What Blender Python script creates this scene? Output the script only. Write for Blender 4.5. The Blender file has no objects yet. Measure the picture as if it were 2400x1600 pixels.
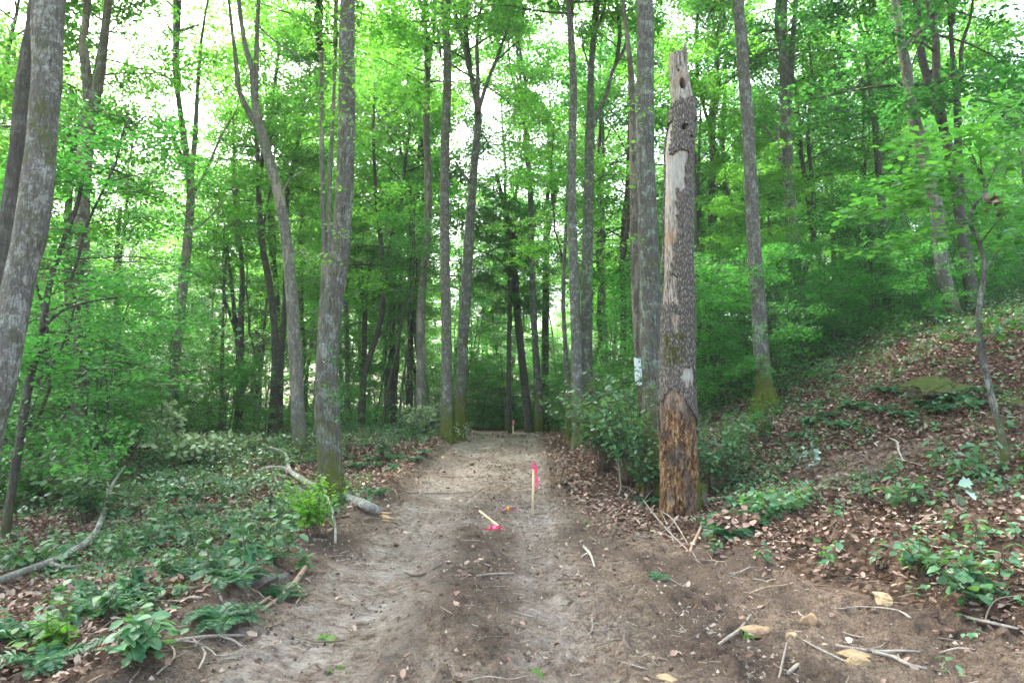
import bpy, math, random
import numpy as np
from math import radians as R

SC = bpy.context.scene
COL = SC.collection
K = 2400.0 / 2352.0          # photo measurements below are in a 2352 px wide view of the photograph
F = 1600.0                   # focal length in px of the 2400 px wide photograph (24 mm)
PITCH = math.atan(175 / 1600.0)
EYE = 1.65

# ------------------------------------------------------------------ camera
cam = bpy.data.cameras.new('camera'); camo = bpy.data.objects.new('camera', cam); COL.objects.link(camo)
cam.sensor_width = 36; cam.lens = 24; cam.clip_end = 2000; cam.clip_start = .05
camo.location = (0, 0, EYE); camo.rotation_euler = (R(90) + PITCH, 0, 0)
SC.camera = camo
# ------------------------------------------------------------------ sky (pale overcast) and soft sun
SUN_EL, SUN_AZ = R(55), R(-35)
w = bpy.data.worlds.new('World'); SC.world = w; w.use_nodes = True
nt = w.node_tree; nt.nodes.clear()
sky = nt.nodes.new('ShaderNodeTexSky'); sky.sky_type = 'NISHITA'; sky.sun_disc = False
sky.sun_elevation = SUN_EL; sky.sun_rotation = SUN_AZ; sky.dust_density = 6; sky.air_density = 1.2
hs = nt.nodes.new('ShaderNodeHueSaturation'); hs.inputs['Saturation'].default_value = .8
bg = nt.nodes.new('ShaderNodeBackground'); bg.inputs['Strength'].default_value = .15
wo = nt.nodes.new('ShaderNodeOutputWorld')
nt.links.new(sky.outputs[0], hs.inputs['Color']); nt.links.new(hs.outputs[0], bg.inputs[0]); nt.links.new(bg.outputs[0], wo.inputs[0])
sun = bpy.data.lights.new('sun', 'SUN'); sun.energy = 1.5; sun.angle = R(10); sun.color = (1, .96, .88)
suno = bpy.data.objects.new('sun', sun); COL.objects.link(suno)
suno.rotation_euler = (R(90) - SUN_EL, 0, math.pi - SUN_AZ)
SC.view_settings.view_transform = 'Standard'; SC.view_settings.look = 'None'; SC.view_settings.gamma = 1
SC.view_settings.exposure = 3.42
SC.render.engine = 'CYCLES'
cy = SC.cycles
cy.max_bounces = 7; cy.diffuse_bounces = 6; cy.glossy_bounces = 2; cy.transmission_bounces = 6; cy.transparent_max_bounces = 4
cy.caustics_reflective = False; cy.caustics_refractive = False
cy.use_denoising = True

# ------------------------------------------------------------------ numeric helpers
def _hash(ix, iy, iz, seed):
    h = (ix.astype(np.int64) * 374761393 + iy.astype(np.int64) * 668265263 + iz.astype(np.int64) * 2147483647 + seed * 974634777) & 0xffffffff
    h = ((h ^ (h >> 13)) * 1274126177) & 0xffffffff
    h = (h ^ (h >> 16)) & 0xffffff
    return h / float(0xffffff)
def noise2(x, y, seed=0):
    x = np.asarray(x, float); y = np.asarray(y, float)
    x0 = np.floor(x); y0 = np.floor(y); fx = x - x0; fy = y - y0
    fx = fx * fx * (3 - 2 * fx); fy = fy * fy * (3 - 2 * fy)
    z = np.zeros_like(x0)
    a = _hash(x0, y0, z, seed); b = _hash(x0 + 1, y0, z, seed); c = _hash(x0, y0 + 1, z, seed); d = _hash(x0 + 1, y0 + 1, z, seed)
    return (a + (b - a) * fx) * (1 - fy) + (c + (d - c) * fx) * fy
def fbm(x, y, seed=0, oct=4):
    s = 0; a = .5; t = 0
    for o in range(oct):
        s = s + a * noise2(np.asarray(x) * 2 ** o, np.asarray(y) * 2 ** o, seed + o * 17); t += a; a *= .5
    return s / t
def ss(a, b, x):
    t = np.clip((np.asarray(x, float) - a) / (b - a), 0, 1)
    return t * t * (3 - 2 * t)

# ------------------------------------------------------------------ terrain
def xc(Y):   # centre of the track
    Y = np.asarray(Y, float)
    return -.45 + .012 * np.clip(Y - 12, 0, 20) - .03 * np.clip(Y - 29, 0, 30) ** 2
def halfw(Y):
    return 1.85 - .25 * ss(10, 24, Y)
def H(X, Y, detail=False):
    X = np.asarray(X, float); Y = np.asarray(Y, float)
    h = .9 * ss(9, 25, Y) - .06 * ss(25, 36, Y) + .6 * ss(45, 90, Y) + 2.5 * ss(85, 200, Y)
    u = np.clip(X - 2.2 - .8 * ss(8, 3, Y), 0, None)
    u2 = np.sqrt(u * u + .3) - .548
    uu = np.minimum(u2, 7.5)
    h = h + .24 * uu + .0155 * uu * uu + np.clip(u2 - uu, 0, 40) * .30
    # cut bank right of the track beyond the dead tree
    h = h + .38 * ss(2.0, 3.0, X - xc(Y)) * ss(12, 14.5, Y) * ss(30, 22, Y)
    v = np.clip(-(X - xc(Y)) - 2.0, 0, None)
    h = h - .55 * ss(0, 6, v) * ss(16, 7, Y) - .03 * np.minimum(v, 12) * ss(30, 12, Y) + .06 * np.clip(v - 14, 0, 20)
    n = (fbm(X * .35 + 9, Y * .35, 3, 3) - .5) * .5
    off = ss(1.6, 3.4, np.abs(X - xc(Y)))
    h = h + n * off
    # berm at the left edge of the track
    d = (X - xc(Y)) + 1.95
    h = h + .16 * np.exp(-(d / .3) ** 2) * (.4 + 1.1 * noise2(Y * .8, X * .3, 5)) * ss(3, 5, Y)
    # wheel tracks and the ridge between them
    x = X - xc(Y) + .16 * ss(9, 4, Y) * 0
    trk = np.exp(-((x + .8) / .33) ** 2) + np.exp(-((x - .8) / .3) ** 2)
    h = h - .06 * trk + .03 * np.exp(-((x - .02) / .3) ** 2) + .03 * (np.exp(-((x + 1.35) / .1) ** 2) + np.exp(-((x - 1.25) / .1) ** 2))
    h = h + .035 * ss(-.5, -.38, x) * ss(.1, -.35, x) * ss(12, 8, Y)
    return h
def H1(X, Y): return float(H(np.array([X]), np.array([Y]))[0])
cp, sp = math.cos(PITCH), math.sin(PITCH)
def ray(x, y):
    a = (x * K - 1200) / F; b = (800 - y * K) / F
    return np.array([a, cp - b * sp, sp + b * cp])
def P(x, y, Y):              # the point at world distance Y seen at x, y
    r = ray(x, y); return np.array([r[0] / r[1] * Y, Y, EYE + r[2] / r[1] * Y])
def G(x, y, lift=0.0):       # the ground point seen at x, y
    r = ray(x, y); t0, t = .5, .5
    while t < 80:
        p = r * t; 
        if EYE + p[2] < H1(p[0], p[1]): break
        t0 = t; t *= 1.03
    for _ in range(14):
        m = (t0 + t) / 2; p = r * m
        if EYE + p[2] < H1(p[0], p[1]): t = m
        else: t0 = m
    p = r * t
    return np.array([p[0], p[1], H1(p[0], p[1]) + lift])
def W2R(w, Y): return .5 * w * K * Y / F   # width in px at distance Y -> radius

# ------------------------------------------------------------------ mesh accumulator
class Acc:
    def __init__(s): s.v = []; s.f = []; s.m = []; s.n = 0; s.attr = {}
    def add(s, v, faces, mat=0):
        v = np.asarray(v, float); s.v.append(v)
        if not isinstance(faces, list): faces = [faces]
        for f in faces:
            f = np.asarray(f, int)
            if len(f) == 0: continue
            s.f.append(f + s.n); s.m.append(np.full(len(f), mat))
        s.n += len(v)
    def mesh(s, name, mats, smooth=True):
        me = bpy.data.meshes.new(name)
        v = np.concatenate(s.v); me.vertices.add(len(v)); me.vertices.foreach_set('co', v.ravel().astype(np.float32))
        loops = np.concatenate([f.ravel() for f in s.f]); me.loops.add(len(loops)); me.loops.foreach_set('vertex_index', loops.astype(np.int32))
        tot = np.concatenate([np.full(len(f), f.shape[1]) for f in s.f])
        st = np.concatenate([[0], np.cumsum(tot)[:-1]])
        me.polygons.add(len(tot)); me.polygons.foreach_set('loop_start', st.astype(np.int32)); me.polygons.foreach_set('loop_total', tot.astype(np.int32))
        me.polygons.foreach_set('material_index', np.concatenate(s.m).astype(np.int32))
        me.polygons.foreach_set('use_smooth', np.full(len(tot), smooth))
        for k, a in s.attr.items():
            at = me.attributes.new(k, 'FLOAT', 'POINT'); at.data.foreach_set('value', np.asarray(a, np.float32))
        for m in (mats if isinstance(mats, (list, tuple)) else [mats]): me.materials.append(m)
        me.update(calc_edges=True); me.validate(); return me
    def obj(s, name, mats, parent=None, loc=None, smooth=True):
        o = bpy.data.objects.new(name, s.mesh(name, mats, smooth)); COL.objects.link(o)
        if parent: o.parent = parent
        if loc is not None: o.location = loc
        return o
def tag(o, label=None, cat=None, group=None, kind=None):
    if label: o['label'] = label
    if cat: o['category'] = cat
    if group: o['group'] = group
    if kind: o['kind'] = kind
    return o
def empty(name, loc, label, cat, group=None, rz=0):
    o = bpy.data.objects.new(name, None); COL.objects.link(o); o.location = loc; o.rotation_euler = (0, 0, rz)
    o.empty_display_size = .2
    return tag(o, label, cat, group)
def kids(o): return [c for c in bpy.data.objects if c.parent == o]
def dup(root, ch, loc, rz=0, sc=1, label=None, group=None, tilt=(0, 0)):
    r = root.copy(); COL.objects.link(r); r.location = loc; r.rotation_euler = (tilt[0], tilt[1], rz)
    r.scale = sc if isinstance(sc, tuple) else (sc, sc, sc)
    if label: r['label'] = label
    if group: r['group'] = group
    for c in ch:
        d = c.copy(); COL.objects.link(d); d.parent = r
    return r

def resample(pts, rad, step):
    pts = np.asarray(pts, float); rad = np.asarray(rad, float); n = len(pts)
    if n == 2: pp = np.array([pts[0] * 2 - pts[1], *pts, pts[1] * 2 - pts[0]])
    else: pp = np.vstack([pts[0] * 2 - pts[1], pts, pts[-1] * 2 - pts[-2]])
    out = []; ro = []
    for i in range(n - 1):
        p0, p1, p2, p3 = pp[i], pp[i + 1], pp[i + 2], pp[i + 3]
        m = max(1, int(round(np.linalg.norm(p2 - p1) / step)))
        for j in range(m):
            t = j / m
            out.append(.5 * (2 * p1 + (p2 - p0) * t + (2 * p0 - 5 * p1 + 4 * p2 - p3) * t * t + (3 * p1 - p0 - 3 * p2 + p3) * t ** 3))
            ro.append(rad[i] + (rad[i + 1] - rad[i]) * t)
    out.append(pts[-1]); ro.append(rad[-1])
    return np.array(out), np.array(ro)
def tube(acc, pts, rad, sides=6, step=None, mat=0, cap=True, rough=0, seed=0, wob=0):
    pts = np.asarray(pts, float); rad = np.asarray(rad, float)
    if step: pts, rad = resample(pts, rad, step)
    n = len(pts)
    T = np.gradient(pts, axis=0); T /= np.linalg.norm(T, axis=1)[:, None] + 1e-9
    ref = np.array([0, 1, 0]) if abs(T[:, 2]).mean() > .6 else np.array([0, 0, 1.])
    U = np.cross(np.tile(ref, (n, 1)), T); U /= np.linalg.norm(U, axis=1)[:, None] + 1e-9
    V = np.cross(T, U)
    a = np.arange(sides) / sides * 2 * np.pi
    rr = np.tile(rad[:, None], (1, sides))
    if wob:
        s = np.cumsum(np.r_[0, np.linalg.norm(np.diff(pts, axis=0), axis=1)])[:, None] + 0 * a
        ca = np.cos(a)[None] * 1.3 + 0 * s; sa = np.sin(a)[None] * 1.3 + 0 * s
        rr = rr * (1 + wob * (fbm(ca + s * .9 + seed, sa + s * .5 + 7.3, seed, 3) - .5) * 2)
    if rough:
        s = np.cumsum(np.r_[0, np.linalg.norm(np.diff(pts, axis=0), axis=1)])[:, None] + 0 * a
        rr = rr + rough * (noise2(a[None] * sides / 2 / np.pi * .5 + s * 0, s * 3.0 + 5 * np.sin(a)[None], seed + 3) - .5) * 2
    v = pts[:, None] + rr[..., None] * (np.cos(a)[None, :, None] * U[:, None] + np.sin(a)[None, :, None] * V[:, None])
    v = v.reshape(-1, 3)
    i = np.arange(n - 1)[:, None] * sides; j = np.arange(sides)[None]; j2 = (j + 1) % sides
    q = np.stack([i + j, i + j2, i + sides + j2, i + sides + j], -1).reshape(-1, 4)
    fs = [q]
    if cap:
        v = np.vstack([v, pts[0], pts[-1]])
        jj = np.arange(sides); b = n * sides
        fs.append(np.stack([np.full(sides, b), (jj + 1) % sides, jj], -1))
        fs.append(np.stack([np.full(sides, b + 1), (n - 1) * sides + jj, (n - 1) * sides + (jj + 1) % sides], -1))
    acc.add(v, fs, mat)

# leaf templates: x along the leaf, y across, z up
def t_quad():
    return np.array([[0, 0, 0], [.5, .36, .07], [1, 0, -.05], [.5, -.36, .07]]), [np.array([[0, 2, 1], [0, 3, 2]])]
def t_oval():
    return (np.array([[0, 0, 0], [.22, .25, .05], [.55, .34, .07], [.82, .2, .02], [1.02, 0, -.08], [.82, -.2, .02], [.55, -.34, .07], [.22, -.25, .05], [.5, 0, 0]]),
            [np.array([[8, 1, 0], [8, 2, 1], [8, 3, 2], [8, 4, 3], [8, 5, 4], [8, 6, 5], [8, 7, 6], [8, 0, 7]])])
def t_maple():
    p = [(0, 0), (-.02, .3), (.22, .24), (.3, .55), (.5, .3), (.66, .34), (1, 0), (.66, -.34), (.5, -.3), (.3, -.55), (.22, -.24), (-.02, -.3)]
    v = np.array([[x, y, .05 * abs(y) * 2 - .08 * x * x] for x, y in p] + [[.32, 0, .0]])
    n = len(p); return v, [np.array([[12, (i + 1) % n, i] for i in range(n)])]
def t_curl():
    return (np.array([[0, 0, 0], [.3, .3, .16], [.7, .28, .1], [1, .02, .16], [.72, -.26, .2], [.28, -.3, .06], [.5, 0, .0]]),
            [np.array([[6, 1, 0], [6, 2, 1], [6, 3, 2], [6, 4, 3], [6, 5, 4], [6, 0, 5]])])
QUAD, OVAL, MAPLE, CURL = t_quad(), t_oval(), t_maple(), t_curl()
def leaves(acc, tpl, c, nrm, size, rng, mat=0, dirs=None, wid=None):
    tv, tf = tpl; n = len(c); c = np.asarray(c, float)
    nrm = nrm / (np.linalg.norm(nrm, axis=1)[:, None] + 1e-9)
    d = rng.normal(size=(n, 3)) if dirs is None else dirs
    d = d - (d * nrm).sum(1)[:, None] * nrm; d /= np.linalg.norm(d, axis=1)[:, None] + 1e-9
    b = np.cross(nrm, d)
    size = np.broadcast_to(size, (n,))[:, None, None]
    ww = 1 if wid is None else np.broadcast_to(wid, (n,))[:, None, None]
    v = c[:, None] + size * (tv[None, :, 0:1] * d[:, None] + ww * tv[None, :, 1:2] * b[:, None] + tv[None, :, 2:3] * nrm[:, None])
    k = len(tv); off = (np.arange(n) * k)[:, None, None]
    acc.add(v.reshape(-1, 3), [(f[None] + off).reshape(-1, f.shape[1]) for f in tf], mat)
def tiltn(rng, n, sd, base=(0, 0, 1)):
    return np.asarray(base) + rng.normal(size=(n, 3)) * sd

# ------------------------------------------------------------------ materials
class NT:
    def __init__(s, name):
        s.m = bpy.data.materials.new(name); s.m.use_nodes = True; s.t = s.m.node_tree; s.t.nodes.clear()
        s.out = s.n('OutputMaterial')
    def n(s, typ, **kw):
        nd = s.t.nodes.new('ShaderNode' + typ)
        for k, v in kw.items(): setattr(nd, k, v)
        return nd
    def l(s, a, b): s.t.links.new(a, b)
    def val(s, sock, v):
        if isinstance(v, (int, float)): sock.default_value = v
        elif isinstance(v, tuple): sock.default_value = (*v, 1) if len(v) == 3 and sock.type == 'RGBA' else v
        else: s.l(v, sock)
    def math(s, op, a, b=None, clamp=False):
        nd = s.n('Math', operation=op, use_clamp=clamp); s.val(nd.inputs[0], a)
        if b is not None: s.val(nd.inputs[1], b)
        return nd.outputs[0]
    def mix(s, f, a, b):
        nd = s.n('MixRGB'); s.val(nd.inputs[0], f); s.val(nd.inputs[1], a); s.val(nd.inputs[2], b); return nd.outputs[0]
    def noise(s, vec, scale, detail=4, rough=.6, dist=0):
        nd = s.n('TexNoise'); nd.inputs['Scale'].default_value = scale; nd.inputs['Detail'].default_value = detail
        nd.inputs['Roughness'].default_value = rough; nd.inputs['Distortion'].default_value = dist
        if vec is not None: s.l(vec, nd.inputs['Vector'])
        return nd.outputs['Fac']
    def ramp(s, f, *st):
        nd = s.n('ValToRGB'); cr = nd.color_ramp
        while len(cr.elements) < len(st): cr.elements.new(.5)
        for e, (p, c) in zip(cr.elements, st):
            e.position = p; e.color = (*c, 1) if isinstance(c, tuple) else (c, c, c, 1)
        s.val(nd.inputs[0], f); return nd.outputs[0]
    def mapr(s, f, a, b, c=0, d=1):
        nd = s.n('MapRange'); s.val(nd.inputs[0], f); nd.inputs[1].default_value = a; nd.inputs[2].default_value = b
        nd.inputs[3].default_value = c; nd.inputs[4].default_value = d; return nd.outputs[0]
    def vmul(s, v, x):
        nd = s.n('VectorMath', operation='MULTIPLY'); s.l(v, nd.inputs[0]); nd.inputs[1].default_value = x; return nd.outputs[0]
    def bump(s, h, dist, strength=1, nrm=None):
        nd = s.n('Bump'); nd.inputs['Distance'].default_value = dist; nd.inputs['Strength'].default_value = strength; s.l(h, nd.inputs['Height'])
        if nrm: s.l(nrm, nd.inputs['Normal'])
        return nd.outputs[0]
    def pbsdf(s, col, rough=.9, nrm=None, spec=.2):
        b = s.n('BsdfPrincipled'); s.val(b.inputs['Base Color'], col); s.val(b.inputs['Roughness'], rough); b.inputs['Specular IOR Level'].default_value = spec
        if nrm: s.l(nrm, b.inputs['Normal'])
        return b.outputs[0]
    def end(s, sh): s.l(sh, s.out.inputs[0]); return s.m
    def objco(s, jitter=True):
        tc = s.n('TexCoord'); v = tc.outputs['Object']
        if jitter:
            oi = s.n('ObjectInfo'); a = s.n('VectorMath', operation='ADD'); s.l(v, a.inputs[0])
            c = s.n('CombineXYZ'); m = s.math('MULTIPLY', oi.outputs['Random'], 37.0); s.l(m, c.inputs[0]); s.l(m, c.inputs[1]); s.l(c.outputs[0], a.inputs[1])
            return a.outputs[0], v, oi.outputs['Random']
        return v

def bark_mat(name, light, dark, lichen=.4, lich_col=(.36, .39, .35), moss_h=1.0, moss_amt=.5, scale=22, bare=0):
    s = NT(name); v, vo, rnd = s.objco()
    vs = s.vmul(v, (1, 1, .16))
    nn = s.n('TexNoise'); nn.inputs['Scale'].default_value = 7; nn.inputs['Detail'].default_value = 4; s.l(v, nn.inputs['Vector'])
    warp = s.n('MixRGB', blend_type='ADD'); warp.inputs[0].default_value = .06; s.l(vs, warp.inputs[1]); s.l(nn.outputs['Color'], warp.inputs[2])
    vo2 = s.n('TexVoronoi', feature='DISTANCE_TO_EDGE'); vo2.inputs['Scale'].default_value = scale * 1.5; s.l(warp.outputs[0], vo2.inputs['Vector'])
    fis = s.mapr(vo2.outputs['Distance'], 0, .45)
    st_ = s.noise(warp.outputs[0], scale * 1.3, 6, .75, .6)
    fine = s.noise(vs, 90, 4, .7)
    ridge0 = s.math('ADD', s.math('MULTIPLY', s.mapr(st_, .36, .62), .65), s.math('MULTIPLY', fis, .4), True)
    fis = ridge0
    big = s.noise(v, 2.2, 4, .6)
    ridge = s.math('MULTIPLY', fis, s.mapr(fine, .25, .7, .6, 1.1))
    c = s.mix(s.math('MULTIPLY', ridge, 1.0, True), dark, light)
    c = s.mix(s.mapr(big, .42, .62, 0, .6), c, tuple(x * .42 for x in light))
    c = s.mix(s.mapr(s.noise(s.vmul(v, (1, 1, 2.2)), 3.2, 5, .7), .55, .66, 0, .5), c, tuple(x * .4 for x in light))
    lf = s.math('MULTIPLY', s.math('MAXIMUM', s.mapr(s.noise(v, 5, 6, .75), .51, .58), s.mapr(s.noise(v, 16, 4, .7), .58, .66)), min(1, lichen * 1.5))
    c = s.mix(s.math('MULTIPLY', lf, s.mapr(ridge, .1, .6)), c, lich_col)
    if bare:
        bf = s.math('MULTIPLY', s.mapr(s.noise(s.vmul(v, (1.2, 1.2, .35)), 2.5, 3), .56, .6), bare)
        c = s.mix(bf, c, (.42, .35, .28))
    sep = s.n('SeparateXYZ'); s.l(vo, sep.inputs[0])
    mh = s.mapr(sep.outputs[2], moss_h * .15, moss_h, 1, 0)
    mn = s.noise(v, 4, 5, .7)
    mn2 = s.noise(s.vmul(v, (1, 1, .3)), 7, 5, .75)
    mf = s.math('MULTIPLY', s.mapr(s.math('ADD', s.math('MULTIPLY', mh, .34), s.math('ADD', s.math('MULTIPLY', mn, .6), s.math('MULTIPLY', mn2, .45))), .60, .84), min(1, moss_amt * 1.6), True)
    mup = s.math('MULTIPLY', s.mapr(s.noise(v, 2.3, 6, .75), .53, .66), min(.85, moss_amt * .85))
    mf = s.math('MAXIMUM', mf, mup)
    mosscol = s.mix(fine, (.05, .07, .008), (.13, .14, .02))
    c = s.mix(mf, c, mosscol)
    hh = s.math('ADD', ridge, s.math('MULTIPLY', fine, .3))
    return s.end(s.pbsdf(c, .95, s.bump(hh, .022, .9), .15))

def leaf_mat(name, cols, trans, tw=.5, rough=.45, spec=.35, objvar=.25, veins=False):
    s = NT(name); g = s.n('NewGeometry'); oi = s.n('ObjectInfo')
    st = [(i / max(1, len(cols) - 1), c) for i, c in enumerate(cols)]
    c = s.ramp(g.outputs['Random Per Island'], *st)
    r2 = s.math('FRACT', s.math('MULTIPLY', g.outputs['Random Per Island'], 17.31))
    k = s.math('ADD', s.math('MULTIPLY', oi.outputs['Random'], objvar * 2), 1 - objvar)
    k = s.math('MULTIPLY', k, s.mapr(r2, 0, 1, .75, 1.25))
    def mul(col):
        m = s.n('MixRGB', blend_type='MULTIPLY'); m.inputs[0].default_value = 1; s.val(m.inputs[1], col)
        cc = s.n('CombineXYZ'); s.l(k, cc.inputs[0]); s.l(k, cc.inputs[1]); s.l(k, cc.inputs[2]); s.l(cc.outputs[0], m.inputs[2]); return m.outputs[0]
    p = s.pbsdf(mul(c), rough, None, spec)
    t = s.n('BsdfTranslucent'); s.val(t.inputs[0], mul(s.mix(r2, trans, tuple(x * y for x, y in zip(trans, (1.5, 1.05, .7))))))
    m = s.n('MixShader'); m.inputs[0].default_value = tw; s.l(p, m.inputs[1]); s.l(t.outputs[0], m.inputs[2])
    return s.end(m.outputs[0])

BARK = {
 'grey': bark_mat('bark_grey', (.27, .255, .235), (.045, .04, .035), .55, moss_h=1.3, moss_amt=.45),
 'mossy': bark_mat('bark_mossy', (.23, .22, .195), (.04, .036, .03), .5, (.30, .36, .30), moss_h=2.6, moss_amt=.7),
 'tan': bark_mat('bark_tan', (.32, .29, .255), (.07, .06, .05), .35, moss_h=1.2, moss_amt=.4, bare=.5),
 'dark': bark_mat('bark_dark', (.17, .155, .135), (.04, .034, .03), .2, (.25, .27, .22), moss_h=1.0, moss_amt=.3),
 'spot': bark_mat('bark_spotted', (.31, .29, .255), (.06, .05, .042), .6, (.42, .43, .4), moss_h=.1, moss_amt=.8),
 'mossfoot': bark_mat('bark_mossfoot', (.25, .235, .205), (.045, .038, .032), .42, moss_h=1.7, moss_amt=.95),
 'brown': bark_mat('bark_brown', (.23, .19, .155), (.05, .04, .03), .3, moss_h=1.5, moss_amt=.45, bare=.3),
}
LM = {
 'canopy': leaf_mat('leaf_canopy', [(.035, .12, .028), (.055, .17, .035), (.09, .22, .045)], (.135, .47, .06), .56),
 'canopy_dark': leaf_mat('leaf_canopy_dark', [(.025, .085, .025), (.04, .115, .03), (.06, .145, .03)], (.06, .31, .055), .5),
 'under': leaf_mat('leaf_understory', [(.03, .125, .045), (.055, .165, .05), (.085, .20, .05)], (.085, .40, .065), .5, .38, .55),
 'fresh': leaf_mat('leaf_fresh', [(.05, .15, .022), (.08, .19, .025), (.11, .22, .03)], (.14, .46, .05), .5, .4, .4),
 'herb': leaf_mat('leaf_herb', [(.045, .14, .07), (.07, .18, .085), (.10, .21, .09)], (.10, .28, .06), .35, .4, .5),
 'pale': leaf_mat('leaf_wilted', [(.22, .3, .16), (.32, .42, .22), (.42, .5, .32)], (.15, .28, .08), .3, .5, .3),
 'fern': leaf_mat('leaf_fern', [(.03, .11, .05), (.05, .15, .07)], (.06, .22, .06), .3, .42, .5),
 'litter': leaf_mat('leaf_litter', [(.10, .06, .045), (.20, .122, .094), (.30, .20, .16), (.46, .35, .285)], (.12, .06, .03), .12, .7, .2),
 'sap': leaf_mat('leaf_sapling', [(.04, .14, .04), (.06, .18, .055), (.09, .21, .07)], (.11, .42, .05), .42, .36, .5),
 'silver': leaf_mat('leaf_silver', [(.2, .3, .23), (.33, .43, .34)], (.1, .2, .08), .2, .4, .4),
}
def wood_mat(name, a, b, scale=30, stretch=(1, 1, .15), bump=.01):
    s = NT(name); v, vo, rnd = s.objco(); vs = s.vmul(v, stretch)
    n = s.noise(vs, scale, 5, .7); n2 = s.noise(v, 4, 3)
    c = s.mix(s.mapr(n, .3, .7), a, b); c = s.mix(s.mapr(n2, .4, .7, 0, .4), c, tuple(x * .5 for x in a))
    return s.end(s.pbsdf(c, .85, s.bump(n, bump), .2))
M_STICK = wood_mat('stick_grey', (.16, .13, .105), (.40, .35, .30), 40, (1, 1, 1))
M_PALESTICK = wood_mat('stick_pale', (.26, .235, .2), (.48, .44, .385), 30, (1, 1, 1))
M_BROWNSTICK = wood_mat('stick_brown', (.08, .06, .045), (.2, .15, .11), 40, (1, 1, 1))
M_ROOT = wood_mat('root_tan', (.2, .14, .095), (.42, .31, .22), 30, (1, 1, 1))
M_RAW = wood_mat('raw_wood', (.5, .3, .17), (.72, .52, .33), 30)
M_LATH = wood_mat('lath_wood', (.55, .42, .25), (.68, .56, .37), 25, (1, 1, .1), .002)
def simple(name, col, rough=.6, trans=0):
    s = NT(name); p = s.pbsdf(col, rough, None, .3)
    if trans:
        t = s.n('BsdfTranslucent'); s.val(t.inputs[0], col); m = s.n('MixShader'); m.inputs[0].default_value = trans; s.l(p, m.inputs[1]); s.l(t.outputs[0], m.inputs[2]); p = m.outputs[0]
    return s.end(p)
M_PINK = simple('pink_tape', (.95, .09, .26), .35, .25)
M_PINKPAINT = simple('pink_painted_tip', (.85, .16, .22), .7)
def stone_mat(name, a, b, moss=0):
    s = NT(name); v, vo, rnd = s.objco()
    n = s.noise(v, 9, 6, .7); n2 = s.noise(v, 45, 3, .6)
    c = s.mix(s.mapr(n, .35, .65), a, b); c = s.mix(s.mapr(n2, .55, .75, 0, .5), c, tuple(x * .35 for x in a))
    if moss:
        g = s.n('NewGeometry'); sp_ = s.n('SeparateXYZ'); s.l(g.outputs['Normal'], sp_.inputs[0])
        f = s.mapr(s.math('ADD', s.math('MULTIPLY', sp_.outputs[2], .35), s.noise(v, 3, 5, .7)), .42, .62, 0, moss)
        c = s.mix(f, c, s.mix(n2, (.018, .03, .006), (.075, .095, .016)))
    return s.end(s.pbsdf(c, .9, s.bump(s.math('ADD', n, s.math('MULTIPLY', n2, .3)), .03), .2))

def ground_mat():
    s = NT('forest_ground'); tc = s.n('TexCoord'); v = tc.outputs['Object']
    def at(n):
        a = s.n('Attribute', attribute_name=n); return a.outputs['Fac']
    soil, track, damp = at('soil'), at('track'), at('damp')
    n1 = s.noise(v, 1.3, 5, .6); n2 = s.noise(v, 9, 6, .7); n3 = s.noise(v, 55, 5, .7)
    streak = s.noise(s.vmul(v, (3.2, 9, 5)), 3, 5, .65)
    # loose dark soil, clods and crumbs
    n4 = s.noise(v, 170, 3, .7); vg = s.n('TexVoronoi'); vg.inputs['Scale'].default_value = 75; s.l(v, vg.inputs['Vector']); sg = s.n('SeparateColor'); s.l(vg.outputs['Color'], sg.inputs[0])
    sc = s.ramp(s.math('ADD', s.math('ADD', s.math('MULTIPLY', n2, .4), s.math('MULTIPLY', n3, .35)), s.math('MULTIPLY', s.math('ADD', s.math('MULTIPLY', sg.outputs[0], .3), s.math('MULTIPLY', n4, .7)), .25)), (.36, (.04, .027, .02)), (.47, (.14, .098, .073)), (.61, (.33, .25, .19)))
    # compacted pale track
    tcx = s.ramp(s.math('ADD', s.math('MULTIPLY', streak, .5), s.math('ADD', s.math('MULTIPLY', n3, .3), s.math('MULTIPLY', n4, .2))), (.36, (.11, .09, .079)), (.455, (.31, .265, .235)), (.59, (.52, .455, .41)))
    tf = s.math('MULTIPLY', track, s.mapr(s.math('ADD', s.math('MULTIPLY', n2, .6), s.math('MULTIPLY', n1, .4)), .40, .60), True)
    c = s.mix(tf, sc, tcx)
    c = s.mix(s.math('MULTIPLY', damp, s.mapr(n2, .35, .6), True), c, (.06, .042, .034))
    # leaf mould
    vr = s.n('TexVoronoi'); vr.inputs['Scale'].default_value = 16; s.l(v, vr.inputs['Vector'])
    sepc = s.n('SeparateColor'); s.l(vr.outputs['Color'], sepc.inputs[0])
    lc = s.ramp(sepc.outputs[0], (0, (.035, .024, .017)), (.4, (.085, .052, .036)), (.75, (.15, .095, .068)), (1, (.22, .155, .12)))
    lc = s.mix(s.mapr(n2, .4, .65, 0, .55), lc, (.05, .034, .022))
    e = s.math('ADD', soil, s.mapr(n2, 0, 1, -.45, .45))
    c = s.mix(s.mapr(e, .4, .6), lc, c)
    hgt = s.math('ADD', s.math('MULTIPLY', n2, .7), s.math('MULTIPLY', n3, .5))
    hgt = s.math('ADD', hgt, s.math('MULTIPLY', streak, .4))
    return s.end(s.pbsdf(c, .95, s.bump(s.math('ADD', hgt, s.math('MULTIPLY', n4, .25)), .07, 1), .12))
M_GROUND = ground_mat()

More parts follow.
